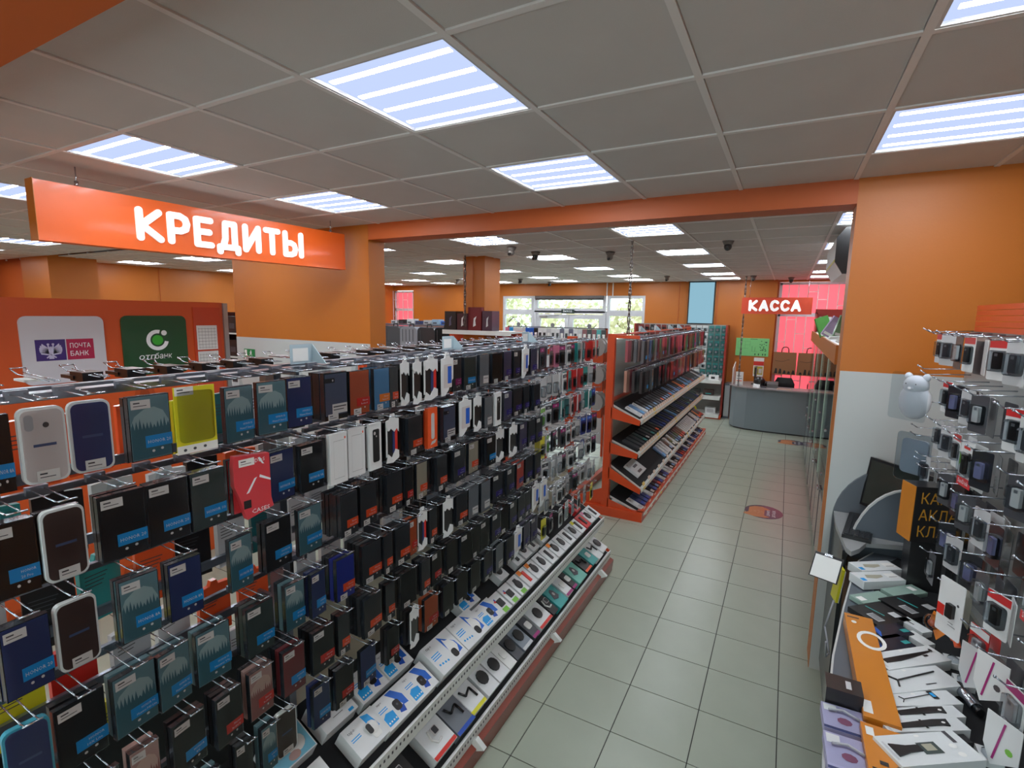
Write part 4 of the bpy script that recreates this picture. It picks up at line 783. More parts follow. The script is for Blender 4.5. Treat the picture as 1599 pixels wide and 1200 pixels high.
for i, sq in enumerate(S2):
    zb, zf, xf_ = SH2[i]; an = math.atan2(zb-zf, xf_-(GX+.02)); an_ = math.degrees(an); L0 = .15
    for k, ch in enumerate(sq):
        if ch in '.W': continue
        y = 5.5+k*(4.6/len(sq)); M_ = slope_frame(xf_-math.cos(an)*.13+math.sin(an)*.028, y, zf+math.sin(an)*.13+math.cos(an)*.028, an_, rnd.uniform(-8, 8))
        pr, adj = LY[ch]; pr.put(M_ @ Matrix.Diagonal((1, 1.15, 1.3, 1)), '%s cover on %s sloping shelf of second rack, %s along' % (adj, ORD[i], ORD[k]), 'cases lying on shelf %d of the second rack' % (i+1))
zb, zf, xf_ = SH2[2]; an = math.atan2(zb-zf, xf_-(GX+.02))
t = MB().box(-.03, -.17, -.1, 0, .17, .1, CARDW); p = MB().rect(.001, -.08, -.075, .06, -.045, DGR).rect(.001, -.06, .0, .08, .03, DGR).disc(.001, -.13, .08, .008, .008, BLK, 8)
Proto('cover_box', 'box', t, [('keyboard_print', p, None)]).put(slope_frame(xf_-math.cos(an)*.2+math.sin(an)*.035, 5.72, zf+math.sin(an)*.2+math.cos(an)*.035, math.degrees(an)), 'flat white box with two dark bars alone on third sloping shelf')
# rear side of second rack: round grey and orange cases facing the gap
rd = Proto('earphone_case', 'earphone case', MB().ext([(.09*math.cos(i*.4488), -.1+.1*math.sin(i*.4488)) for i in range(14)], -.03, 0, C('warm grey shell', 150, 146, 142)).ext(rrect(-.07, -.28, .07, -.13, .02), -.028, -.002, C('rust shell', 180, 72, 34)), [('hang_loop', MB().path([(0, -.01, 0), (0, -.01, .02), (0, .01, .02), (0, .01, 0)], .003, STEEL, 5), None)])
for k, (y, z) in enumerate(((5.5, 1.98), (5.66, 1.98), (5.5, 1.66), (5.66, 1.66), (5.5, 1.35), (5.66, 1.35), (5.82, 1.98), (5.82, 1.66))):
    rd.put(frame((GX-.2-.02*(k % 2), y-.3 if 0 else y, z), (-.3, -1, 0), (1, -.3, 0), (0, 0, 1)), 'rust and grey rounded pack on rear side of second rack, %s counted downward' % ORD[k])
rdp = G1
# ------------------------------------------------------------ accessory rack on the far wall
FR = thing('wall_rack', 'red edged accessory rack against the back wall beside the cash desk', 'rack', (-2.1, 12.2, 0))
def f2(name, mb, lab=None):
    mb.v = [(a+2.1, b-12.2, c) for a, b, c in mb.v]; return obj(name, mb, FR, lab)
REDM = C('rack red brown', 150, 40, 26)
f2('side_panel', MB().box(-1.19, 11.95, 0, -1.15, 12.38, 2.06, REDM)); f2('side_panel', MB().box(-3.2, 11.95, 0, -3.16, 12.38, 2.06, REDM))
f2('back_panel', MB().box(-3.16, 12.3, .1, -1.19, 12.33, 2.06, C('rack back grey', 150, 148, 144)))
for z in (.86, .5, .1): f2('shelf', MB().box(-3.16, 11.75, z-.03, -1.19, 12.3, z, WHITE).box(-3.16, 11.74, z-.07, -1.19, 11.75, z+.01, WHITE))
f2('base', MB().box(-3.18, 11.78, 0, -1.15, 12.3, .07, RACKO))
fh = MB()
rowsF = ["rrkrrkkrrwwwttt", "rkrrrrrwwwwwttt", "krrkrrrwwwwwttt", "rrkrkrwwwwwwttt", "kkrrkwwwwwwwttt", "kwkwwwwwwwwwttt", "wkwwwwwwwwwtttt"]
fpk = {'r': blister(C('brown red card', 120, 44, 36), BLK, None, .15, .11), 'k': blister(BLK, LGR, None, .15, .11), 'w': blister(C('pale blister card', 200, 206, 206), BLK, None, .15, .11), 't': blister(C('sea green card', 36, 116, 112), LGR, None, .15, .11)}
fn = {'r': 'brown red', 'k': 'black', 'w': 'pale', 't': 'sea green'}
for ri, s_ in enumerate(rowsF):
    for i, ch in enumerate(s_):
        x = -3.08+i*.131; z = 2.04-ri*.165
        fpk[ch].put(frame((x, 12.18, z), (0, -1, 0), (1, 0, 0), (0, 0, 1)), '%s accessory pack on the far wall rack, row %s, %s from left' % (fn[ch], ORD[ri], ORD[i]), 'accessory packs on the far wall rack', kids=True)
        fh.cyl((x, 12.3, z+.005), (x, 12.17, z+.005), .003, STEEL, 4)
f2('hook_row', fh)
gx = MB().box(-.12, -.1, 0, .0, .1, .1, CARDW); Proto('gadget_box', 'box', gx, [('front_print', MB().rect(.001, -.05, .02, .03, .07, BLK), None)]).put(frame((-1.36, 11.86, .86), (0, -1, 0), (1, 0, 0), (0, 0, 1)), 'white box with a dark square on the far rack shelf, right')
Proto('gadget_box', 'box', gx, [('front_print', MB().rect(.001, -.02, .02, .06, .06, BLK), None)]).put(frame((-1.62, 11.86, .86), (0, -1, 0), (1, 0, 0), (0, 0, 1)), 'white box with a dark square on the far rack shelf, left')
Proto('gadget_box', 'box', MB().box(-.12, -.09, 0, 0, .09, .06, YEL), [('front_print', MB().rect(.001, -.06, .01, .05, .04, GREEN), None)]).put(frame((-2.05, 11.86, .86), (0, -1, 0), (1, 0, 0), (0, 0, 1)), 'flat yellow green pack on the far rack shelf')
for k in range(6): Proto('cable_pack', 'pack', MB().ext(rrect(-.11, 0, .11, .13, .02), -.1, 0, [BLK, CHAR, BRN, GRN, BLK, BRN][k]), [('front_print', MB().rect(.001, -.06, .03, .06, .05, [LGR, TQ, ORG, LGR, RED, TQ][k]), None)]).put(frame((-2.9+k*.29, 11.9, .5), (0, -1, 0), (1, 0, 0), (0, 0, 1)), 'dark pack on the middle far rack shelf, %s from the left' % ORD[k])
tr_ = MB()
for k in range(16):
    a0, a1 = k*math.pi/8, (k+1)*math.pi/8; tr_.cyl((0, .06*math.cos(a0), .07+.06*math.sin(a0)), (0, .06*math.cos(a1), .07+.06*math.sin(a1)), .018, YEL, 6)
tag(obj('tape_roll', tr_, matrix=frame((-1.75, 11.9, .1), (0, -1, 0), (1, 0, 0), (0, 0, 1))), 'yellow and black cable coil on the lowest far rack shelf', 'cable coil')
tag(obj('grey_box', MB().box(-.15, -.1, 0, 0, .12, .12, CARDW).rect(.001, -.06, .02, .08, .09, LGR), matrix=frame((-1.4, 11.92, .1), (0, -1, 0), (1, 0, 0), (0, 0, 1))), 'pale box on the lowest shelf of far rack', 'box')
tag(obj('side_cabinet', MB().box(-1.13, 12.0, 0, -1.01, 12.36, .78, LAM).box(-1.12, 11.99, .05, -1.02, 12.0, .74, ALU)), 'narrow grey cabinet standing between the far rack and desk', 'cabinet')
# ------------------------------------------------------------ cash desk
CD = thing('cash_desk', 'grey rounded cash desk under the КАССА sign', 'desk', (0, 11, 0))
pts = [(-.62, .98), (-.86, .8), (-.94, .5), (-.93, .28), (-.84, .1), (-.62, -.03), (-.3, -.08), (.4, -.1), (1.4, -.1), (1.4, .18), (-.3, .2), (-.5, .3), (-.55, .98)]
obj('front_panel', MB().ext(pts, .03, .845, LAMC, 2), CD); obj('plinth', MB().ext([(x*.985, y+.02) for x, y in pts], 0, .03, BLK, 2), CD)
pt2 = [(-.62, 1.0), (-.9, .82), (-.98, .5), (-.97, .26), (-.87, .06), (-.63, -.07), (-.3, -.13), (.4, -.15), (1.45, -.15), (1.45, .35), (-.3, .35), (-.45, 1.0)]
obj('worktop', MB().ext(pt2, .845, .87, C('worktop grey', 150, 144, 146), 2), CD)
T = thing('monitor', 'black monitor seen from behind on the cash desk', 'monitor', (-.5, 11.55, .87)); obj('screen', MB().box(-.03, -.22, .08, .0, .2, .36, BLACK), T); obj('stand', MB().box(-.08, -.1, 0, .05, .08, .015, BLACK).box(-.02, -.03, .015, .01, .01, .15, BLACK), T)
tag(obj('black_bag', MB().dome((-.42, 11.2, .97), .11, .09, .1, BLACK).dome((-.33, 11.25, .93), .08, .07, .06, BLACK)), 'black rounded bag lying on the cash desk', 'bag')
tag(obj('card_reader', MB().ext([(11.2, .87), (11.0, .87), (11.03, .9), (11.18, .93)], -.52, -.4, CARDW).box(-.38, 11.0, .87, -.28, 11.1, .9, DGR)), 'small white card reader at the desk front', 'card reader')
tag(obj('receipt_printer', MB().ext([(11.1, .87), (11.3, .87), (11.3, .98), (11.14, .98), (11.1, .94)], -.28, -.08, C('printer grey', 96, 92, 92))), 'grey receipt printer on the cash desk', 'printer')
t = obj('price_stand', MB().box(-.86, 11.2, .87, -.72, 11.215, 1.14, STK).box(-.84, 11.18, .87, -.74, 11.25, .88, ALU)); tag(t, 'white card stand with small red print on desk left', 'card stand'); obj('print', MB().box(-.84, 11.198, .95, -.74, 11.2, .965, ORG).box(-.84, 11.198, 1.0, -.74, 11.2, 1.01, INK).box(-.84, 11.198, 1.05, -.76, 11.2, 1.06, INK), t)
tag(obj('leaflet_panel', MB().ext([(11.25, .87), (11.75, .87), (11.75, 1.3), (11.25, 1.2)], -.93, -.915, WHITE)), 'white angled screen panel on the left end of desk', 'panel')
tag(obj('paper_sheet', MB().box(-.1, 10.95, .87, .15, 11.1, .874, C('buff paper', 206, 176, 150))), 'buff paper sheet flat on the desk edge', 'paper')
for x, l in ((.02, 'black office chair behind the cash desk, left one'), (.62, 'black office chair behind the cash desk, right one')):
    T = thing('office_chair', l, 'chair', (x, 11.75, 0))
    obj('backrest', MB().ext([(-.19, .68), (.19, .68), (.19, .9), (.13, 1.02), (-.13, 1.02), (-.19, .9)], -.03, .03, BLACK, 1), T); obj('seat', MB().ext(rrect(-.22, -.45, .22, -.03, .08), .43, .5, BLACK, 2), T); obj('post', MB().cyl((0, -.24, .08), (0, -.24, .43), .025, ALU).path([(0, -.05, .46), (0, 0, .5), (0, .02, .7)], .02, BLACK), T)
    for k in range(5): obj('leg', MB().cyl((0, -.24, .09), (.24*math.cos(k*1.256), -.24+.24*math.sin(k*1.256), .04), .015, BLACK).dome((.24*math.cos(k*1.256), -.24+.24*math.sin(k*1.256), .03), .02, .02, .03, BLACK, 8, 4), T)
KR = C('brown kraft paper', 150, 106, 70, .8, 0)
for i, (x, w) in enumerate(((-.01, .455), (.455, .455), (.91, .455))):
    T = thing('carrier_bag', 'brown paper bag with dark print hanging before the pink window, %s from left' % ORD[i], 'bag', (x, 12.3, 1.03))
    obj('bag', MB().ext([(-w/2, 0), (w/2, 0), (w/2-.01, .48), (-w/2+.01, .48)], -.03, .03, KR, 1), T)
    obj('handle', MB().path([(-.07, 0, .46), (-.06, 0, .56), (-.03, 0, .59), (.03, 0, .59), (.06, 0, .56), (.07, 0, .46)], .012, BRN, 6), T)
    mb = MB(); rr = random.Random(i)
    for q in range(5): a = -w*.4+q*w*.18; h_ = rr.uniform(.03, .12); mb.poly([(a, -.0305, .02), (a+.06, -.0305, .02), (a+.05, -.0305, .02+h_), (a+.02, -.0305, .03+h_)], BLK)
    mb.path([(-w*.4, -.03, .3), (-w*.1, -.03, .28), (w*.2, -.03, .33)], .004, BRN, 4); obj('print', mb, T)
t = obj('evacuation_plan', MB().box(-.985, 12.235, 1.4, -.33, 12.25, 1.79, C('light green sheet', 128, 206, 130, .7, 0))); tag(t, 'pale green plan sheet with thin line drawing on orange wall', 'poster')
mb = MB()
for a in ((-.94, 1.56, -.74, 1.562), (-.94, 1.72, -.7, 1.722), (-.94, 1.56, -.938, 1.72), (-.8, 1.56, -.798, 1.72), (-.7, 1.6, -.698, 1.722), (-.8, 1.64, -.7, 1.642), (-.66, 1.5, -.655, 1.62), (-.6, 1.5, -.595, 1.6), (-.66, 1.5, -.55, 1.503), (-.7, 1.765, -.56, 1.775)): mb.box(a[0], 12.232, a[1], a[2], 12.235, a[3], C('dark green print', 40, 90, 50))
for k in range(40): mb.disc(0, 0, 0, 0.001, 0.001, INK, 3) if 0 else None
rr = random.Random(4)
for k in range(26): x, z = rr.uniform(-.52, -.38), rr.uniform(1.5, 1.74); mb.box(x, 12.232, z, x+.022, 12.235, z+.014, C('dark green print', 40, 90, 50))
for x in (-.6, -.53, -.45, -.4): mb.box(x, 12.232, 1.42, x+.02, 12.235, 1.46, C('dark green print', 40, 90, 50))
obj('line_drawing', mb, t)
t = obj('notice_sheet', MB().box(-.6, 12.238, .96, -.4, 12.25, 1.37, STK)); tag(t, 'small notice with red band and yellow picture under green plan', 'notice')
obj('print', MB().box(-.6, 12.235, 1.2, -.4, 12.238, 1.29, RED).box(-.585, 12.235, 1.0, -.415, 12.238, 1.18, C('olive yellow print', 186, 170, 70)).box(-.57, 12.233, 1.02, -.51, 12.235, 1.12, DGR).box(-.49, 12.233, 1.03, -.43, 12.235, 1.13, GREYW), t)
# ------------------------------------------------------------ glass display cases on the right
GL = mat('glass edge green', (196, 226, 208), .15, coat=.5)
MIR = mat('glossy grey cabinet', (150, 156, 156), .12, coat=.6)
for k in range(6):
    y0 = 3.95+k*1.02; y1 = y0+.98
    T = thing('display_case', 'glass display case along the right side of the aisle, %s from the pillar' % ORD[k], 'display case', (.38, y0, 0))
    obj('cabinet', MB().box(.02, 0, .06, .42, .98, .66, MIR).box(.03, .02, 0, .41, .96, .06, DGR), T)
    for q in (0, 1): obj('cabinet_door', MB().box(.004, .01+q*.485, .08, .019, .475+q*.49, .64, MIR).box(.002, .46 if q == 0 else .5, .08, .004, .464 if q == 0 else .504, .64, DGR), T)
    obj('door_handle', MB().cyl((-.012, .42, .655), (-.012, .56, .655), .007, STEEL).cyl((-.012, .43, .655), (.01, .43, .655), .005, STEEL).cyl((-.012, .55, .655), (.01, .55, .655), .005, STEEL), T)
    for (a, b) in ((.0, .0),): obj('corner_post', MB().box(0, b, .66, .024, b+.02, 1.87, GL).box(.4, b, .66, .414, b+.012, 1.87, ALU), T)
    obj('front_glass', MB().box(.003, .012, .67, .008, .97, 1.87, GLASS), T)
    obj('clamp', MB().box(-.006, .475, .78, .016, .5, .8, STEEL).box(-.006, .475, 1.2, .016, .5, 1.22, STEEL), T)
    for z in (.98, 1.28, 1.58):
        obj('glass_shelf', MB().box(.03, .02, z, .4, .96, z+.005, GLASS), T)
    if k >= 1:
        obj('top_fascia', MB().box(-.01, -.02, 1.87, .42, 1.0, 1.9, BEAMO).box(-.02, -.02, 1.87, .0, 1.0, 2.03, WALLO).box(.0, -.02, 2.02, .42, 1.0, 2.03, WHITE) , T)
        if k == 1: obj('fascia_end', MB().box(-.02, -.03, 1.87, .42, -.018, 2.03, WALLO), T)
for k, (x, y, l, c) in enumerate([(.45, 5.5, 'nearest', STK), (.5, 5.9, 'second nearest', LGR), (.44, 6.4, 'middle', STK)]):
    tag(obj('catalogue_stack', MB().box(x-.05, y-.12, 2.03, x+.18, y+.1, 2.045, c).box(x-.04, y-.1, 2.045, x+.17, y+.12, 2.057, STK)), 'flat white catalogues on the display case top, %s pile' % l, 'catalogues')
for k, (x, y, a, c, l) in enumerate([(.5, 6.6, .25, (C('moss green board', 96, 132, 90)), 'leaning green catalogue nearest on the display case top'), (.42, 7.2, -.35, C('leaf green board', 90, 160, 80), 'tilted bright green catalogue on the display case top'), (.4, 6.9, .5, C('lilac board', 150, 130, 160), 'leaning lilac catalogue on the display case top')]):
    tag(obj('catalogue', MB().box(-.08, -.012, 0, .08, .012, .24, c).box(-.07, -.014, .02, .07, -.012, .05, STK), matrix=Matrix.Translation((x, y, 2.035)) @ Matrix.Rotation(a, 4, 'Y') @ Matrix.Rotation(.5, 4, 'Z')), l, 'catalogue')
t = thing('top_display', 'red open box with books on the far display case top', 'display', (.42, 9.2, 2.03)); obj('red_board', MB().box(-.05, .4, 0, .9, .43, .36, C('deep red board', 160, 34, 20)).box(-.05, 0, 0, -.03, .4, .3, C('deep red board', 160, 34, 20)).box(-.05, 0, .28, .0, .4, .3, C('deep red board', 160, 34, 20)), t)
for k, c in enumerate((CARDW, GREEN, BLK, CARDW, RED)): obj('book', MB().box(.0+.0, .05+k*.06, 0, .16, .09+k*.06, .24, c), t)
# ceiling unit on the pillar
T = thing('air_curtain', 'white wall unit with a black end behind right pillar', 'air unit', (.3, 5.1, 2.62))
obj('housing', MB().ext([(0.0, .1), (.06, .0), (.3, .0), (.4, .12), (.4, .38), (.06, .38), (0, .3)], .03, 1.2, CARDW, 1), T); obj('end_cap', MB().ext([(0.0, .1), (.06, .0), (.3, .0), (.4, .12), (.4, .38), (.06, .38), (0, .3)], 0, .03, BLACK, 1), T); obj('trim_line', MB().box(-.003, .03, .1, .0, 1.2, .12, YEL), T)
# floor decals
def decal(x, y, rx, ry, lab, seed):
    T = obj('floor_sticker', MB().ext([(rx*math.cos(i*.2244), ry*math.sin(i*.2244)) for i in range(28)], .0002, .0012, C('dark violet print', 50, 34, 66), 2)); T.location = (x, y, 0); tag(T, lab, 'floor sticker')
    HN = C('orange brown hand print', 196, 118, 62)
    obj('hand_print', MB().ext([(-rx*.78, -.07), (-rx*.78, .09), (-rx*.5, .15), (-rx*.1, .17), (rx*.2, .12), (rx*.35, .08), (rx*.05, .06), (rx*.05, -.12), (rx*.35, -.15), (rx*.1, -.19), (-rx*.4, -.2), (-rx*.95, -.16), (-rx*1.05, -.13)], .0013, .0018, HN, 2), T)
    lt = MB()
    for q in range(3):
        for (a, b) in ((0, 1), (1, 2), (2, 0), (0, 3)):
            c = Vector((-rx*.62+q*rx*.2, -.04+.03*(q % 2), .002)); pt = [Vector((0, 0, 0)), Vector((.03, .03, 0)), Vector((.05, -.02, 0)), Vector((-.02, -.04, 0))]; lt.cyl(c+pt[a], c+pt[b], .0016, C('peach line', 236, 180, 140), 4)
    lt2 = MB().text('ДЕРЖИТЕ', 0, 0, 0, .034, WINK, .2).xf(frame((.07*rx/.2, -.02, .0022), (0, 0, 1), (0, 1, 0), (-1, 0, 0))); lt3 = MB().text('ДИСТАНЦИЮ', 0, 0, 0, .04, WINK, .22).xf(frame((.13*rx/.2, -.02, .0022), (0, 0, 1), (0, 1, 0), (-1, 0, 0)))
    obj('line_art', lt, T); obj('lettering', lt2, T); obj('lettering', lt3, T)
decal(-.08, 6.36, .2, .22, 'oval floor sticker with orange hand and violet lettering, nearer one', 1)
decal(.22, 10.3, .22, .2, 'oval floor sticker with orange hand beside the cash desk', 2)
# ------------------------------------------------------------ background shelving on the left
BG = thing('gondola_rack', 'grey topped rack of backpacks in the far left room', 'rack', (-5.6, 7.2, 0))
obj('top_rail', MB().box(-1.6, -.03, 2.0, .9, .03, 2.03, RAIL).box(-1.6, -.25, 1.98, .9, -.22, 2.0, RAIL), BG)
for x in (-1.6, -.4, .86): obj('upright', MB().box(x, -.03, 0, x+.04, .03, 2.03, RACKO), BG)
obj('back_panel', MB().box(-1.56, .0, .2, .86, .02, 1.95, C('dark panel', 40, 42, 46)), BG)
def pack(x, y, c, lab, w=.18, h=.5, det=None):
    T = thing('backpack', lab, 'backpack', (x, y, 1.49))
    o = MB().ext(rrect(-w, 0, w, h, .07, 4), -.1, .06, c, 1); obj('body', o, T)
    obj('pocket', MB().ext(rrect(-w*.8, .03, w*.8, h*.42, .04, 4), -.14, -.1, det or c, 1), T)
    z = MB()
    for q in range(4 if c is LGB else 1): z.box(-w*.7+q*w*.42, -.104, h*.5, -w*.7+q*w*.42+.01, -.1, h*.92, DGR)
    obj('front_seams', z, T); obj('handle', MB().path([(-.05, 0, h-.01), (-.04, 0, h+.05), (.04, 0, h+.05), (.05, 0, h-.01)], .01, BLK, 6), T)
BLKF = C('black fabric', 18, 18, 20, .9, 0); GRB = C('grey fabric', 92, 94, 98, .9, 0); LGB = C('light grey fabric', 160, 164, 172, .9, 0)
for x, y, c, l, d in ((-6.75, 6.95, BLKF, 'black backpack at the pillar edge', None), (-6.42, 6.93, BLKF, 'black backpack second from the pillar', CHAR), (-6.08, 6.9, GRB, 'dark grey tilted backpack', GRB), (-5.72, 6.9, LGB, 'light grey ribbed backpack', LGB), (-5.36, 6.93, CHAR, 'charcoal backpack right of the light grey one', CHAR), (-5.02, 6.95, BLKF, 'black backpack beside the orange shelf upright', None)):
    pack(x, y, c, l, det=d)
# goods above the backpacks
for i in range(9):
    c = [LGR, BLK, CARDW, NAVY, LGR, C('pale blue box', 150, 180, 200), BLUE, LGR, CARDW][i]; x = -6.5+i*.19
    tag(obj('gadget_box', MB().box(x, 7.25, 2.03, x+.15, 7.4, 2.09+.015*(i % 3), c).box(x+.02, 7.248, 2.045, x+.1, 7.25, 2.07, DGR)), 'small box on the backpack rack top, %s from the left' % ORD[i], 'box', 'boxes on top of the backpack rack')
OS = thing('shelf_unit', 'orange shelf unit with dark laptop boxes in the left room', 'shelf unit', (-4.4, 6.4, 0))
obj('upright', MB().box(-.14, -.04, 0, -.04, .04, 2.05, RACKO), OS); obj('upright', MB().box(1.0, -.04, 0, 1.08, .04, 2.0, RACKO), OS)
obj('bracket', MB().ext([(-.04, 1.82), (.42, 1.93), (.42, 1.99), (-.04, 2.01)], -.03, -.02, RACKO, 1), OS)
obj('shelf', MB().box(-.04, -.35, 1.97, 1.1, .1, 1.995, WHITE).box(-.04, -.36, 1.94, 1.1, -.35, 2.0, WHITE), OS); obj('shelf', MB().box(-.04, -.3, 1.66, 1.1, .1, 1.68, WHITE), OS); obj('back_panel', MB().box(-.04, .08, .2, 1.0, .1, 1.95, C('rack red panel', 176, 44, 40)), OS)
for i, (x, w, h, c, p) in enumerate([(-4.44, .2, .27, BLK, LPUR), (-4.22, .18, .24, C('dark maroon box', 66, 26, 34), GREYW), (-4.03, .22, .33, C('wine box', 110, 30, 38), CARDW), (-3.79, .16, .28, C('violet grey box', 70, 50, 66), LGR)]):
    o = obj('laptop_box', MB().box(x, 6.1, 1.996, x+w, 6.3, 1.996+h, c)); tag(o, ['black box with violet figure', 'dark maroon box with pale figure', 'tall wine red box with white label', 'violet grey box'][i]+' on top of the orange shelf unit', 'box')
    obj('front_print', MB().ext([(x+w*.4, 2.05), (x+w*.6, 2.07), (x+w*.55, 2.14), (x+w*.65, 2.2), (x+w*.45, 2.17)], 6.096, 6.1, p, 1), o)
for i in range(9): tag(obj('gadget_box', MB().box(-4.35+i*.11, 6.12, 1.681, -4.27+i*.11, 6.25, 1.80+.03*(i % 3), [DRED, CARDW, BLK, DRED, CARDW, RED, BLK, CARDW, PUR][i])), 'small box under the laptop boxes, %s from left' % ORD[i], 'box', 'boxes on the second shelf of the orange unit')
WR = thing('gondola_rack', 'low wire rack of blue and white packs before the entrance', 'rack', (-3.3, 7.6, 0))
obj('top_rail', MB().box(-.9, -.02, 2.02, .85, .0, 2.04, RAIL), WR); obj('panel', MB().box(-.9, .0, .2, .85, .02, 2.0, LGR), WR)
for x in (-.9, .82): obj('upright', MB().box(x, -.02, 0, x+.03, .03, 2.04, RACKO), WR)
WBX = [PNK, SKY, CARDW, CARDW, CARDW, BLUE, BLUE, BLK, CARDW, CARDW, LGR, CARDW, CARDW, LPUR, CARDW, LPUR, CARDW, LGR, DRED, BLK, DRED, TQ, BLK]
wp = {}
for i, c in enumerate(WBX):
    if c.name not in wp: wp[c.name] = Proto('cable_pack', 'pack', MB().box(-.05, -.034, -.22, 0, .034, -.01, c), [('front_print', MB().box(0, -.02, -.16, .002, .02, -.08, BLK if c is CARDW else STK), None)])
    wp[c.name].put(frame((-4.12+i*.076, 7.42, 2.03), (0.2, -1, 0), (1, .2, 0), (0, 0, 1)), 'hanging %s pack on the entrance rack, %s from the left' % (c.name.split()[0], ORD[i]), 'packs on the entrance rack')
for i in range(3): tag(obj('round_sign', MB().ext([(.035*math.cos(a*.45), .0+.035*math.sin(a*.45)) for a in range(14)], -.004, .004, C('grey disc', 128, 132, 136), 1), loc=(-3.95+i*.62, 7.5, 2.07)), 'grey round tag on the entrance rack top, %s' % ORD[i], 'tag')
# middle rack rear goods: red and turquoise packs near the second rack's gap
MR = thing('gondola_rack', 'wire rack behind the left rack with hooks on top', 'rack', (-3.0, 3.6, -.2))
obj('top_rail', MB().box(-.02, -.6, 1.99, .02, 3.0, 2.03, RAIL).box(-.26, -.6, 1.9, -.24, 3.0, 1.92, RAIL).box(.24, -.6, 1.9, .26, 3.0, 1.92, RAIL), MR); obj('back_panel', MB().box(-.01, -.58, .1, .01, 2.98, 1.95, C('pale rack panel', 176, 176, 170)), MR)
for y in (-.6, .6, 1.8, 3.0): obj('upright', MB().box(-.03, y-.02, .2, .03, y+.02, 2.03, RACKO), MR)
for i in range(26): h_ = obj('hook', thm, MR, loc=(.2, -.5+i*.135, 1.99)); obj('price_flap', tfw if i % 2 else tfm, h_)
mp = [backproto(c, c.name) for c in (CARDW, BLK, LGR, RED, TEAL, BLK, CARDW, ORG)]
for r_ in range(4):
    for i in range(26):
        o = obj('hanging_pack', mp[(i*3+r_*5+i*i % 5) % 8], matrix=FX((-2.72, 3.1+i*.132, 1.73-r_*.24), rnd.uniform(-8, 8)))
        tag(o, 'boxed pack on the rack behind left rack, %s along, %s row' % (ORD[i], ORD[r_]), 'hanging pack', 'packs on the middle rack')
# stall in the left gap
SL = thing('shelf_unit', 'black shelf with boxes seen in the gap left of pillar', 'shelf unit', (-7.45, 4.6, 0))
obj('side_panel', MB().box(-.5, 0, 0, -.45, .4, 2.3, RACKO), SL); obj('side_panel', MB().box(.6, 0, 0, .65, .4, 2.0, RACKO), SL)
for z in (.6, 1.1, 1.55, 1.9): obj('shelf', MB().box(-.45, 0, z-.02, .6, .4, z, WHITE), SL)
obj('back_panel', MB().box(-.45, .38, .1, .6, .4, 2.2, BLK), SL)
for i in range(12):
    z = (1.1, 1.55, 1.9)[i % 3]; x = -7.87+(i//3)*.26
    tag(obj('gadget_box', MB().box(x, 4.65, z, x+.2, 4.85, z+.24, [BLK, BLK, CHAR, LGR, BLK, TEAL, CARDW, BLK, BLK, CHAR, BLK, LGR][i]).box(x+.03, 4.647, z+.06, x+.15, 4.65, z+.14, DGR)), 'dark box on the gap shelf left of pillar, %s' % ORD[i], 'box', 'boxes on the gap shelf')
# ------------------------------------------------------------ service desk on the right
DK = thing('service_desk', 'curved grey service desk with black mat on the right', 'desk', (0, 0, 0))
def curve(t):   # front outline of the desk
    P_ = [(.15, .9), (.19, 1.6), (.245, 2.1), (.31, 2.5), (.375, 2.85), (.42, 3.05), (.5, 3.2)]
    k = t*(len(P_)-1); i = min(int(k), len(P_)-2); f = k-i; a, b = P_[i], P_[i+1]; return (a[0]+(b[0]-a[0])*f, a[1]+(b[1]-a[1])*f)
out = [curve(i/18) for i in range(19)]
obj('worktop', MB().ext(out+[(.78, 3.2), (.78, .9)], .975, 1.0, LAM, 2), DK)
obj('front_panel', MB().ext(out+[(x+.02, y) for x, y in reversed(out)], 0, .975, LAM, 2), DK)
obj('edge_trim', MB().ext([(x-.003, y) for x, y in out]+[(x+.004, y) for x, y in reversed(out)], .972, 1.002, C('pale edging', 196, 198, 196), 2), DK)
mo = [(.36, .92), (.37, 1.9), (.42, 2.6), (.5, 3.0), (.6, 3.17), (.775, 3.18), (.775, .92)]
obj('rubber_mat', MB().ext(mo, 1.0005, 1.006, MATB, 2), DK)
arc = [(.385, .95)] + [(.385+.26*(1-math.cos(math.radians(a))), .95+.42*math.sin(math.radians(a))) for a in range(0, 91, 9)] + [(.8, 1.38), (.8, .95)]
obj('side_screen', MB().ext(arc, 3.2, 3.218, LAM, 1), DK)
obj('edge_trim', MB().ext([(x-.004, z+.004) for x, z in arc[:-2]]+[(x+.002, z-.002) for x, z in reversed(arc[:-2])], 3.198, 3.219, C('pale edging', 196, 198, 196), 1), DK)
arc2 = [(.33, .75)] + [(.33+.34*(1-math.cos(math.radians(a))), 1.04+.36*math.sin(math.radians(a))) for a in range(0, 91, 9)] + [(1.1, 1.4), (1.1, .75)]
obj('wall_screen_panel', MB().ext(arc2, 3.545, 3.565, LAMD, 1), DK)
obj('keyboard_shelf', MB().ext([(.335, 3.54), (.33, 3.3), (.352, 2.98), (.37, 2.94), (.41, 3.0), (.45, 3.1), (.8, 3.22), (.8, 3.54)], 1.06, 1.085, C('pale grey shelf', 150, 152, 152), 2), DK)
obj('side_panel', MB().box(.34, 3.0, .1, .36, 3.54, 1.06, C('black recess board', 24, 24, 28)), DK)
T = thing('monitor', 'black monitor turned towards the wall corner on service desk', 'monitor', matrix=Matrix.Translation((.585, 3.38, 1.085)) @ Matrix.Rotation(math.radians(38), 4, 'Z'))
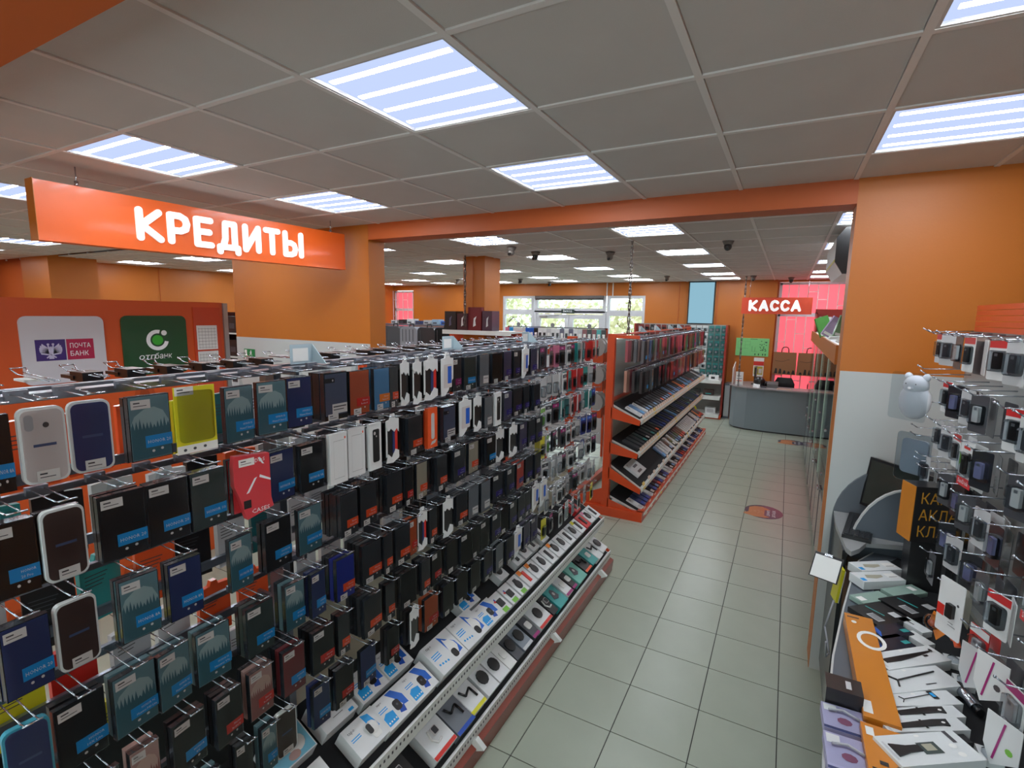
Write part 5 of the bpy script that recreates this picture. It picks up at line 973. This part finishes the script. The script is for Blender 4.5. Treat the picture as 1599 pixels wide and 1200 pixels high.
obj('screen', MB().box(-.015, -.2, .07, .015, .2, .36, BLACK).box(-.017, -.185, .085, -.015, .185, .345, C('dark glass', 52, 54, 48, .12)).xf(Matrix.Rotation(math.radians(8), 4, 'Y')), T); obj('stand', MB().box(-.09, -.1, 0, .08, .1, .012, BLACK).box(.0, -.03, .01, .03, .03, .14, BLACK), T)
T = thing('keyboard', 'black keyboard on the pale shelf before the monitor', 'keyboard', matrix=Matrix.Translation((.44, 3.3, 1.086)) @ Matrix.Rotation(math.radians(-10), 4, 'Z'))
obj('case', MB().box(-.065, -.2, 0, .065, .2, .018, BLACK), T)
kb = MB()
for i in range(5):
    for j in range(15): kb.box(-.056+i*.023, -.19+j*.0254, .018, -.037+i*.023, -.169+j*.0254, .025, C('key black', 34, 34, 38))
o = obj('keys', kb, T); o['kind'] = 'stuff'
T = thing('clipboard', 'black clipboard with a white sheet hung on the desk front', 'clipboard', matrix=frame((.262, 2.86, 1.0), (-.3, -.8, .55), (.93, -.35, 0), (.2, .5, .84)) @ Matrix.Diagonal((1, .58, .8, 1)))
obj('board', MB().box(-.006, -.11, -.07, 0, .11, .09, BLACK), T); obj('paper', MB().box(0, -.1, -.065, .002, .1, .075, STK), T); obj('clip', MB().box(.0, -.03, .078, .008, .03, .094, STEEL), T)
tag(obj('yellow_folder', MB().box(-.012, -.03, -.12, .0, .05, .06, YEL).box(-.02, -.035, -.125, -.012, .04, .05, STK), matrix=frame((.325, 2.96, .93), (-1, -.2, .1), (.2, -1, 0), (.1, 0, 1))), 'yellow folder tucked under the keyboard shelf', 'folder')
tag(obj('power_cable', MB().path([(.3, 2.75, .9), (.27, 2.7, .78), (.29, 2.62, .7), (.27, 2.55, .72), (.26, 2.5, .82)], .004, C('grey cable', 150, 150, 156), 6)), 'thin grey cable looped below the clipboard', 'cable')
# goods on the desk (faces up)
def flat(x0, y0, x1, y1, z0, z1, rot=0):
    return Matrix.Translation(((x0+x1)/2, (y0+y1)/2, z1)) @ Matrix.Rotation(math.radians(rot), 4, 'Z') @ frame((0, 0, 0), (0, 0, 1), (1, 0, 0), (0, 1, 0))
def dbox(name, x0, y0, x1, y1, z0, z1, c, lab, cat, art=None, rot=0):
    w, h, t = (x1-x0)/2, (y1-y0)/2, z1-z0
    o = obj(name, MB().box(-t, -w, -h, 0, w, h, c), matrix=flat(x0, y0, x1, y1, z0, z1, rot)); tag(o, lab, cat)
    if art:
        p = MB(); art(p, w, h); obj('top_print', p, o)
    return o
OBX = C('orange brown carton', 204, 126, 34, .35, .3)
def a_lamp(p, w, h):
    for i in range(20): a0, a1 = i*.314, (i+1)*.314; p.poly([(.001, .02+r*math.cos(a)*.9, .22+r*math.sin(a)) for r, a in ((.042, a0), (.058, a0), (.058, a1), (.042, a1))], STK)
    p.disc(.001, -.03, .32, .01, .008, STK).disc(.001, .0, .31, .01, .008, STK).rect(.001, -.04, .345, .0, .352, INK).rect(.001, -.045, -.36, -.02, -.31, STK)
dbox('lamp_box', .297, 1.74, .392, 2.36, 1.0, 1.05, OBX, 'long orange carton with a white ring picture on desk', 'box', lambda p, w, h: (p.disc(.001, -.02, .25, .009, .01, STK), [p.poly([(.001, .025+r*math.cos(a)*.75, .14+r*math.sin(a)) for r, a in ((.045, i*.314), (.062, i*.314), (.062, i*.314+.314), (.045, i*.314+.314))], STK) for i in range(20)], p.rect(.001, -.045, -.29, -.02, -.23, STK), p.rect(.001, -.04, .28, .0, .288, INK)))
def a_two(p, w, h): p.rect(.001, -w+.01, h-.05, -w+.03, h-.015, STK); p.path([(.001, -.04, -.02), (.001, .0, -.02), (.001, .02, .01), (.001, .05, .02)], .0018, BLK, 4); p.rect(.0012, -.02, .0, .0, .015, BLK); p.rect(.001, -w+.001, -h+.001, w-.001, -h+.05, BLK); p.text('КАК', .0014, .0, -h+.008, .034, OBX, .09)
dbox('lamp_box', .285, 1.4, .385, 1.71, 1.0, 1.05, OBX, 'shorter orange carton with thin black cable picture, near desk edge', 'box', lambda p, w, h: a_two(p, w, h))
WB2 = C('soft white carton', 214, 218, 218, .5, .1)
def stick(kind):
    def f(p, w, h):
        p.disc(.001, .0, h-.01, .008, .004, STK, 8)
        if kind == 0: p.ext([(-w*.8, -.012), (-w*.35, -.013), (w*.2, -.004), (w*.75, .008), (w*.78, .014), (w*.1, .012), (-w*.8, .008)], .0006, .003, BLACK).disc(.004, w*.8, .014, .006, .008, BLACK, 8).rect(.002, w*.4, -.01, w*.55, -.002, BLACK)
        if kind == 1: p.path([(.003, -w*.6, .022), (.003, -w*.48, .0), (.003, -w*.62, -.026)], .003, BLACK, 5).path([(.003, -w*.48, 0), (.003, w*.7, .02)], .0028, BLACK, 5).rect(.001, w*.1, -.03, w*.4, -.026, INK)
        if kind == 2: p.path([(.002, -w*.45, .012), (.002, -w*.38, .0), (.002, -w*.48, -.012)], .0016, BLACK, 4).path([(.002, -w*.38, 0), (.002, w*.4, .014)], .0012, BLACK, 4).rect(.002, w*.4, -.006, w*.55, .028, BLACK).rect(.0024, w*.43, .002, w*.52, .02, SKY)
        if kind == 3: p.ext([(-w*.6, -.012), (w*.45, -.006), (w*.6, -.01), (w*.66, .016), (w*.3, .016), (-w*.6, .004)], .0006, .004, BLACK).rect(.002, -.004, -.016, .004, .018, BLACK).disc(.0045, w*.5, .002, .006, .004, STK, 8)
        if kind == 4: p.ext([(-w*.85, -.022), (-w*.5, -.012), (-w*.2, -.01), (-w*.2, .01), (-w*.5, .01), (-w*.85, .02)], .0006, .004, BLACK).rect(.001, -w*.2, -.02, w*.25, .018, GRN).rect(.0014, -w*.1, -.01, w*.15, .012, OLIVE).disc(.001, w*.6, .0, .011, .008, STK, 10).disc(.001, w*.6, -.028, .011, .008, STK, 10).rect(.001, w*.7, .01, w*.8, .05, INK)
        p.rect(.001, -w*.95, -.03, -w*.9, .03, LGR)
    return f
def dboxc(name, cx, cy, L, Wd, rot, z1, c, lab, cat, art=None): return dbox(name, cx-L/2, cy-Wd/2, cx+L/2, cy+Wd/2, 1.006, z1, c, lab, cat, art, rot)
SB = [('monopod_box', .478, 2.155, .27, .085, 40, 0, 1.045, 'white box with a thick black monopod, farthest of the stick boxes'), ('monopod_box', .472, 2.03, .275, .1, 37, 1, 1.042, 'white box with black tripod stick, second from far'), ('monopod_box', .463, 1.925, .255, .06, 33, 2, 1.04, 'white box with a faint thin selfie stick and blue phone'),
      ('monopod_box', .458, 1.86, .25, .048, 31, 3, 1.04, 'white box with dark selfie stick, farther of the twins'), ('monopod_box', .455, 1.802, .25, .048, 31, 3, 1.04, 'white box with dark selfie stick, nearer of the twins'), ('microphone_box', .44, 1.675, .25, .1, 34, 4, 1.06, 'large white box with a black microphone, nearest on desk')]
for n_, cx, cy, L_, w_, ro, k, z1, l in SB: dboxc(n_, cx, cy, L_, w_, ro, z1, WB2, l, 'box', stick(k))
dboxc('tripod_bag', .465, 1.757, .23, .03, 32, 1.03, BLACK, 'shiny black bag lying between the white stick boxes', 'bag', lambda p, w, h: p.ext([(-w*.8, -.01), (-w*.1, .0), (w*.6, .012), (-w*.1, -.006)], .0006, .001, LGR))
BGX = C('black navy carton', 20, 24, 44)
def a_blue(p, w, h): p.poly([(.001, -w*.6, h*.7), (.001, -w*.3, h*.8), (.001, -w*.4, 0), (.001, -w*.7, -h*.7)], BLUE); p.rect(.001, w*.6, -h*.6, w*.95, -h*.1, TQ); p.rect(.001, -w*.95, h*.2, -w*.65, h*.9, STK)
dboxc('cable_box', .44, 2.325, .17, .075, 42, 1.035, BGX, 'black box with blue lightning art, farther one', 'box', a_blue); dboxc('cable_box', .43, 2.238, .17, .075, 42, 1.035, BGX, 'black box with blue lightning art, nearer one', 'box', a_blue)
dboxc('adapter_box', .545, 2.44, .05, .1, 42, 1.03, WB2, 'narrow white box beside the lightning art boxes, farther', 'box', lambda p, w, h: p.rect(.001, -.008, .0, -.002, .03, BLK)); dboxc('adapter_box', .54, 2.34, .05, .085, 42, 1.03, WB2, 'narrow white box beside the lightning art boxes, nearer', 'box')
def a_blk(p, w, h): p.rect(.001, -w*.7, -h*.7, -w*.3, h*.1, LGR); [p.rect(.0014, -w*.65+q*.006, -h*.65, -w*.65+q*.006+.003, h*.05, BLK) for q in range(6)]; p.poly([(.001, .0, -h*.3), (.001, .006, -h*.3), (.001, -.006, h*.8), (.001, -.012, h*.8)], TQ); p.rect(.001, w*.4, -h*.6, w*.8, -h*.1, LGR)
dboxc('gadget_pack', .43, 2.465, .17, .14, 42, 1.03, BLK, 'flat black pack with barcode and teal stripe, left one', 'pack', a_blk); dboxc('gadget_pack', .565, 2.61, .19, .15, 42, 1.03, BLK, 'flat black pack with barcode and teal stripe, right one', 'pack', a_blk)
FG = C('frosted film green', 150, 176, 164, .2)
dboxc('gadget_pack', .42, 2.61, .16, .07, 42, 1.025, FG, 'glossy pale green film pack before the white boxes', 'pack', lambda p, w, h: p.rect(.001, -w*.9, -h*.5, -w*.5, h*.4, STK)); dboxc('gadget_pack', .56, 2.75, .18, .075, 42, 1.025, FG, 'glossy pale green film pack on the right', 'pack', lambda p, w, h: p.rect(.001, w*.4, -h*.3, w*.7, h*.6, STK))
for i, (cx, cy) in enumerate(((.465, 2.8), (.47, 2.92))): dboxc('mask_box', cx, cy, .21, .09, 34, 1.045, WB2, 'white box with an oval window and small picture, %s' % ['nearer', 'farther'][i], 'box', lambda p, w, h: (p.ext([(-w*.6, -.01), (-w*.2, -.02), (w*.2, -.008), (w*.25, .01), (-w*.5, .016)], .0006, .001, OLIVE), p.rect(.001, w*.4, -.02, w*.9, .02, STK), p.rect(.0014, w*.45, -.014, w*.85, -.01, INK), p.rect(.001, -w*.95, -.035, -w*.75, -.01, SKY)))
o = dbox('black_carton', .2, 1.78, .3, 1.86, 1.0, 1.08, BLK, 'small black carton at the desk edge near the bags', 'box', lambda p, w, h: p.rect(.001, w*.1, -h*.5, w*.4, h*.5, LGR))
BGP = C('lilac white textile', 176, 174, 204, .7, 0)
for i, (y0, y1) in enumerate(((1.66, 1.775), (1.5, 1.645))):
    T = dbox('clear_bag', .19, y0, .305, y1, 1.0, 1.03, BGP, 'clear bag with pale lilac textile at desk edge, %s' % ['farther', 'nearer'][i], 'bag', lambda p, w, h: (p.rect(.001, -w*.9, h*.4, -w*.3, h*.9, STK), p.disc(.001, .0, -.01, .02, .016, C('mauve print', 130, 70, 100), 9), p.rect(.001, -w, -h+.001, w, -h+.012, NAVY), p.path([(.006, -.04, .02), (.008, .0, .03), (.006, .04, .01)], .004, LGR, 5)), 2)
    obj('clear_wrap', MB().rect(.01, -.06, -.062, .06, .062, SLEEVE), T)
for i, (x, y) in enumerate(((.625, 2.25), (.625, 2.13), (.6, 1.78))): tag(obj('spare_pack', MB().box(-.02, -.025, -.03, 0, .025, .03, WB2).dome((.0, 0, 0), .012, .02, .025, HAZY, 10, 4), matrix=flat(x-.03, y-.03, x+.03, y+.03, 1, 1.027)), 'small clear topped pack beside the stick boxes, %s from far' % ORD[i], 'pack')
tag(obj('metal_charger', MB().cyl((.6, 2.09, 1.025), (.625, 1.99, 1.025), .018, STEEL, 12).cyl((.625, 1.99, 1.025), (.63, 1.97, 1.025), .012, BLACK, 10)), 'small chrome torch shaped gadget beside the faint stick box', 'gadget')
# pegboard rack with small electronics
RX = .76
RR = thing('pegboard_rack', 'pegboard rack of flash drives and adapters right of the service desk', 'rack', (RX, 2.2, 1.0))
def r2(name, mb, lab=None): mb.v = [(a-RX, b-2.2, c-1.0) for a, b, c in mb.v]; return obj(name, mb, RR, lab)
r2('back_board', MB().box(RX, 1.0, 1.007, RX+.02, 3.13, 2.2, C('grey pegboard', 150, 152, 150))); r2('lower_trim', MB().box(RX-.012, 1.0, 1.007, RX, 3.13, 1.06, C('dull metal trim', 112, 112, 104)))
for k in range(5): r2('header_slat', MB().box(RX-.006, 1.0, 2.2+k*.024, RX+.02, 3.07, 2.221+k*.024, RACKO))
r2('side_edge', MB().box(RX, 3.13, 1.0, RX+.025, 3.15, 2.2, ALU))
rh = MB().path([(0, 0, 0), (-.16, 0, -.008), (-.185, 0, .008)], .0026, STEEL, 6).dome((-.185, 0, .008), .0045, .0045, .0045, STEEL, 8, 5).mesh('hook')
def usb(cardc, prodc, acc, kind='usb', w=.08, h=.135):
    r = MB().ext(rrect(-w/2, -h, w/2, 0, .006, 2), -.0015, 0, cardc); p = MB().ext(rrect(-.014, -h*.72, .014, -h*.3, .004, 2), .001, .011, prodc).rect(.012, -.006, -h*.4, .006, -h*.33, ALU)
    k = [('product', p, None), ('blister', MB().ext(rrect(-w*.38, -h*.78, w*.38, -h*.26, .01, 2), .0, .014, HAZY), None)]
    if kind == 'sd': k.append(('header_print', MB().box(-.001, -w/2, -h-.002, .001, w/2, -h+.032, C('sandisk red', 212, 34, 44)).text('SanDisk', .0016, 0, -h+.008, .016, WINK, w*.86).poly([(.0012, -w/2+.001, -.05), (.0012, -w/2+.022, -.075), (.0012, -w/2+.001, -.1)], GREEN).rect(.001, -.025, -.03, .02, -.02, RED).rect(.001, .012, -.07, .03, -.04, BLK), None))
    elif acc: k.append(('header_print', MB().rect(.001, -w/2+.001, -h*.2, w/2-.001, -.002, acc), None))
    return Proto('memory_pack', 'memory pack', r, k)
US = {'s': (usb(CARDW, BLK, None, 'sd', .095, .17), 'white green cornered flash drive'), 'w': (usb(CARDW, BLK, RDC), 'white red topped memory'), 'g': (usb(LGR, DGR, None), 'light grey adapter'), 'k': (usb(DGR, STK, None), 'dark grey cable'), 'b': (usb(SIDE, C('pale violet plug', 150, 150, 190), None), 'black carded plug'), 'o': (usb(ORG, BLK, YEL), 'orange yellow gadget'), 'p': (usb(CARDW, GREYW, MAG), 'white magenta topped'), 'r': (usb(RDC, CARDW, CARDW), 'red carded'), 'y': (usb(OLIVE, YEL, None), 'olive carded')}
def RF(x, y, z, tilt): return Matrix.Translation((x, y, z)) @ Matrix.Rotation(math.radians(180+tilt), 4, 'Z')
RZ = [2.19, 1.99, 1.81, 1.62, 1.44, 1.27]
RS = ["wgkwbwgkpgbw", "rwbgkbwgbkgw", "wggwsbbkbwgb", "gwkbkgbwsbkb", "wskbgbkwbgkr", "wgkbyorkpwgk"]
for r_, s_ in enumerate(RS):
    for i, ch in enumerate(s_):
        y = 3.0-i*.15-(.05 if r_ % 2 else 0); z = RZ[r_]
        if r_ == 1 and i == 0 or (i*7+r_*5) % 6 == 4 or (r_ > 2 and i < 2 and r_ != 3): continue
        if r_ == 5 and i == 5: continue
        pr, adj = US[ch]; depth = 3 if ch in 'bkg' else 2
        for q in range(depth):
            pr.put(RF(RX-.13+q*.035+rnd.uniform(-.012, .005), y, z-.003-(.01*q), rnd.uniform(2, 30) if q == 0 else rnd.uniform(-10, 14)), ('%s pack on pegboard, %s row, hook %s from the far end' if q == 0 else '%s pack, %s behind the front, pegboard %s row, %s hook') % ((adj, ORD[r_], ORD[i]) if q == 0 else (adj, ORD[q-1], ORD[r_], ORD[i])), 'packs on the pegboard', kids=(q == 0))
        obj('hook', rh, RR, loc=(0, y-2.2, z-1.0+.004))
for y, z in ((3.1, 2.2), (3.12, 2.02), (3.05, 2.0), (3.1, 1.73), (3.1, 1.69), (2.95, 1.6), (3.1, 1.86), (2.9, 1.58)): obj('hook', rh, RR, loc=(0, y-2.2, z-1.0))
# special packs hanging near the far end
T = thing('bear_lamp_pack', 'white bear shaped lamp in a clear pack at rack end', 'lamp pack', matrix=RF(.565, 3.04, 1.99, 48))
BW = C('milky white silicone', 240, 240, 244, .5, .1)
obj('bear_body', MB().dome((0, 0, -.13), .045, .07, .09, BW, 16, 8).dome((.005, -.0, -.055), .04, .055, .05, BW, 16, 8), T)
for s in (-1, 1): obj('ear', MB().dome((.0, s*.04, -.012), .012, .018, .018, BW, 10, 5), T)
obj('face', MB().disc(.047, 0, -.06, .006, .005, BLACK, 8).disc(.044, -.022, -.045, .003, .003, BLACK, 6).disc(.044, .022, -.045, .003, .003, BLACK, 6).dome((.043, 0, -.065), .01, .014, .011, BW, 10, 5), T)
obj('clear_pack', MB().poly([(.051, a, b) for a, b in rrect(-.085, -.22, .085, .01, .015)], HAZY), T)
T = thing('clear_case_pack', 'large frosted clear pack hanging under the bear lamp', 'pack', matrix=RF(.58, 3.0, 1.71, 45)); obj('insert', MB().ext(rrect(-.06, -.2, .06, -.03, .02), -.012, 0, C('frosted white insert', 220, 222, 228, .4)), T); obj('clear_pack', MB().ext(rrect(-.08, -.24, .08, .0, .02), .006, .008, HAZY), T)
T = dbox('lettered_carton', 0, 0, .1, .1, 0, .1, BLK, 'black carton with amber lettering standing behind the small packs', 'box'); T.name = 'lettered_carton'; 
T.matrix_basis = Matrix.Translation((.66, 3.12, 1.16)) @ Matrix.Rotation(math.radians(-78), 4, 'Z') @ Matrix.Diagonal((1.0, 2.6, 3.1, 1)); T.matrix_basis = frame((.665, 2.83, 1.375), (.35, -1, 0), (1, .35, 0), (0, 0, 1)) @ Matrix.Diagonal((1.0, 2.1, 2.6, 1))
dbox('x', .58, 2.84, .74, 2.98, 1.006, 1.24, BLK, 'plain black carton under the amber lettered one', 'box').name = 'plain_carton'
mb = MB(); AMBT = C('amber print', 196, 140, 40, .6, 0)
for r_, w_ in enumerate(('КАКА', 'АКЛА', 'КЛАК')): mb.text(w_, .001, -.002, .02-.03*r_, .02, AMBT, .085)
obj('lettering', mb, T); obj('amber_side', MB().box(-.1, -.0515, -.05, -.0, -.05, .05, OBX).disc(.0, 0, 0, .0, .0, OBX, 3) if 0 else MB().box(-.1, -.0515, -.05, .0, -.05, .05, OBX), T)
t = thing('card_pack', 'tall white card with a black adapter and red square, low on pegboard', 'adapter pack', matrix=RF(.57, 2.16, 1.36, 28)); 
obj('card', MB().ext(rrect(-.05, -.2, .05, 0, .006, 2), -.002, 0, CARDW), t); obj('adapter', MB().ext(rrect(-.006, -.13, .022, -.08, .004), .0, .012, BLACK), t); obj('red_print', MB().rect(.001, -.049, -.14, -.02, -.1, RED).disc(.001, .03, -.075, .005, .005, INK, 8).rect(.001, -.0, -.15, .02, -.148, INK).rect(.001, -.0, -.16, .03, -.158, INK), t)
t = thing('toy_pack', 'small round toy bubble on a yellow orange card, low on pegboard', 'toy pack', matrix=RF(.58, 2.3, 1.16, 20)); obj('card', MB().ext([(0, -.1), (.04, -.05), (.035, 0), (-.03, 0), (-.045, -.04)], -.002, 0, AMB), t); obj('bubble', MB().dome((.01, -.02, -.04), .025, .028, .03, HAZY, 12, 6), t); obj('toy', MB().dome((.008, -.02, -.045), .012, .016, .014, RUST, 10, 5).poly([(.001, -.02, -.01), (.001, .03, -.01), (.001, .02, -.03)], YEL), t)
t = obj('orange_clip', MB().path([(0, -.03, 0), (0, -.01, -.03), (0, .02, -.04)], .01, ORG, 8).path([(0, .0, .01), (0, .02, -.02), (0, .05, -.05)], .01, ORG, 8), matrix=RF(.6, 2.22, 1.17, 10)); tag(t, 'orange plastic clip pair hanging beside the toy bubble', 'clip')
for i, (y, z, c, l) in enumerate([(1.85, 1.2, CARDW, 'pointed white card with magenta line, nearest low hooks'), (1.72, 1.1, CARDW, 'lower pointed white card with green dot near rack foot'), (1.98, 1.15, LGR, 'grey pointed card above the rack foot')]):
    o = obj('card_pack', MB().ext([(-.045, 0), (-.045, -.1), (-.02, -.15), (.045, -.1), (.045, 0)], -.002, 0, c), matrix=RF(.6, y, z+.08, 35)); tag(o, l, 'pack'); obj('print', MB().poly([(.001, .0, -.01), (.001, .006, -.01), (.001, -.014, -.13), (.001, -.02, -.13)], MAG).disc(.001, .02, -.08, .01, .01, GREEN if i == 1 else DGR, 8), o)
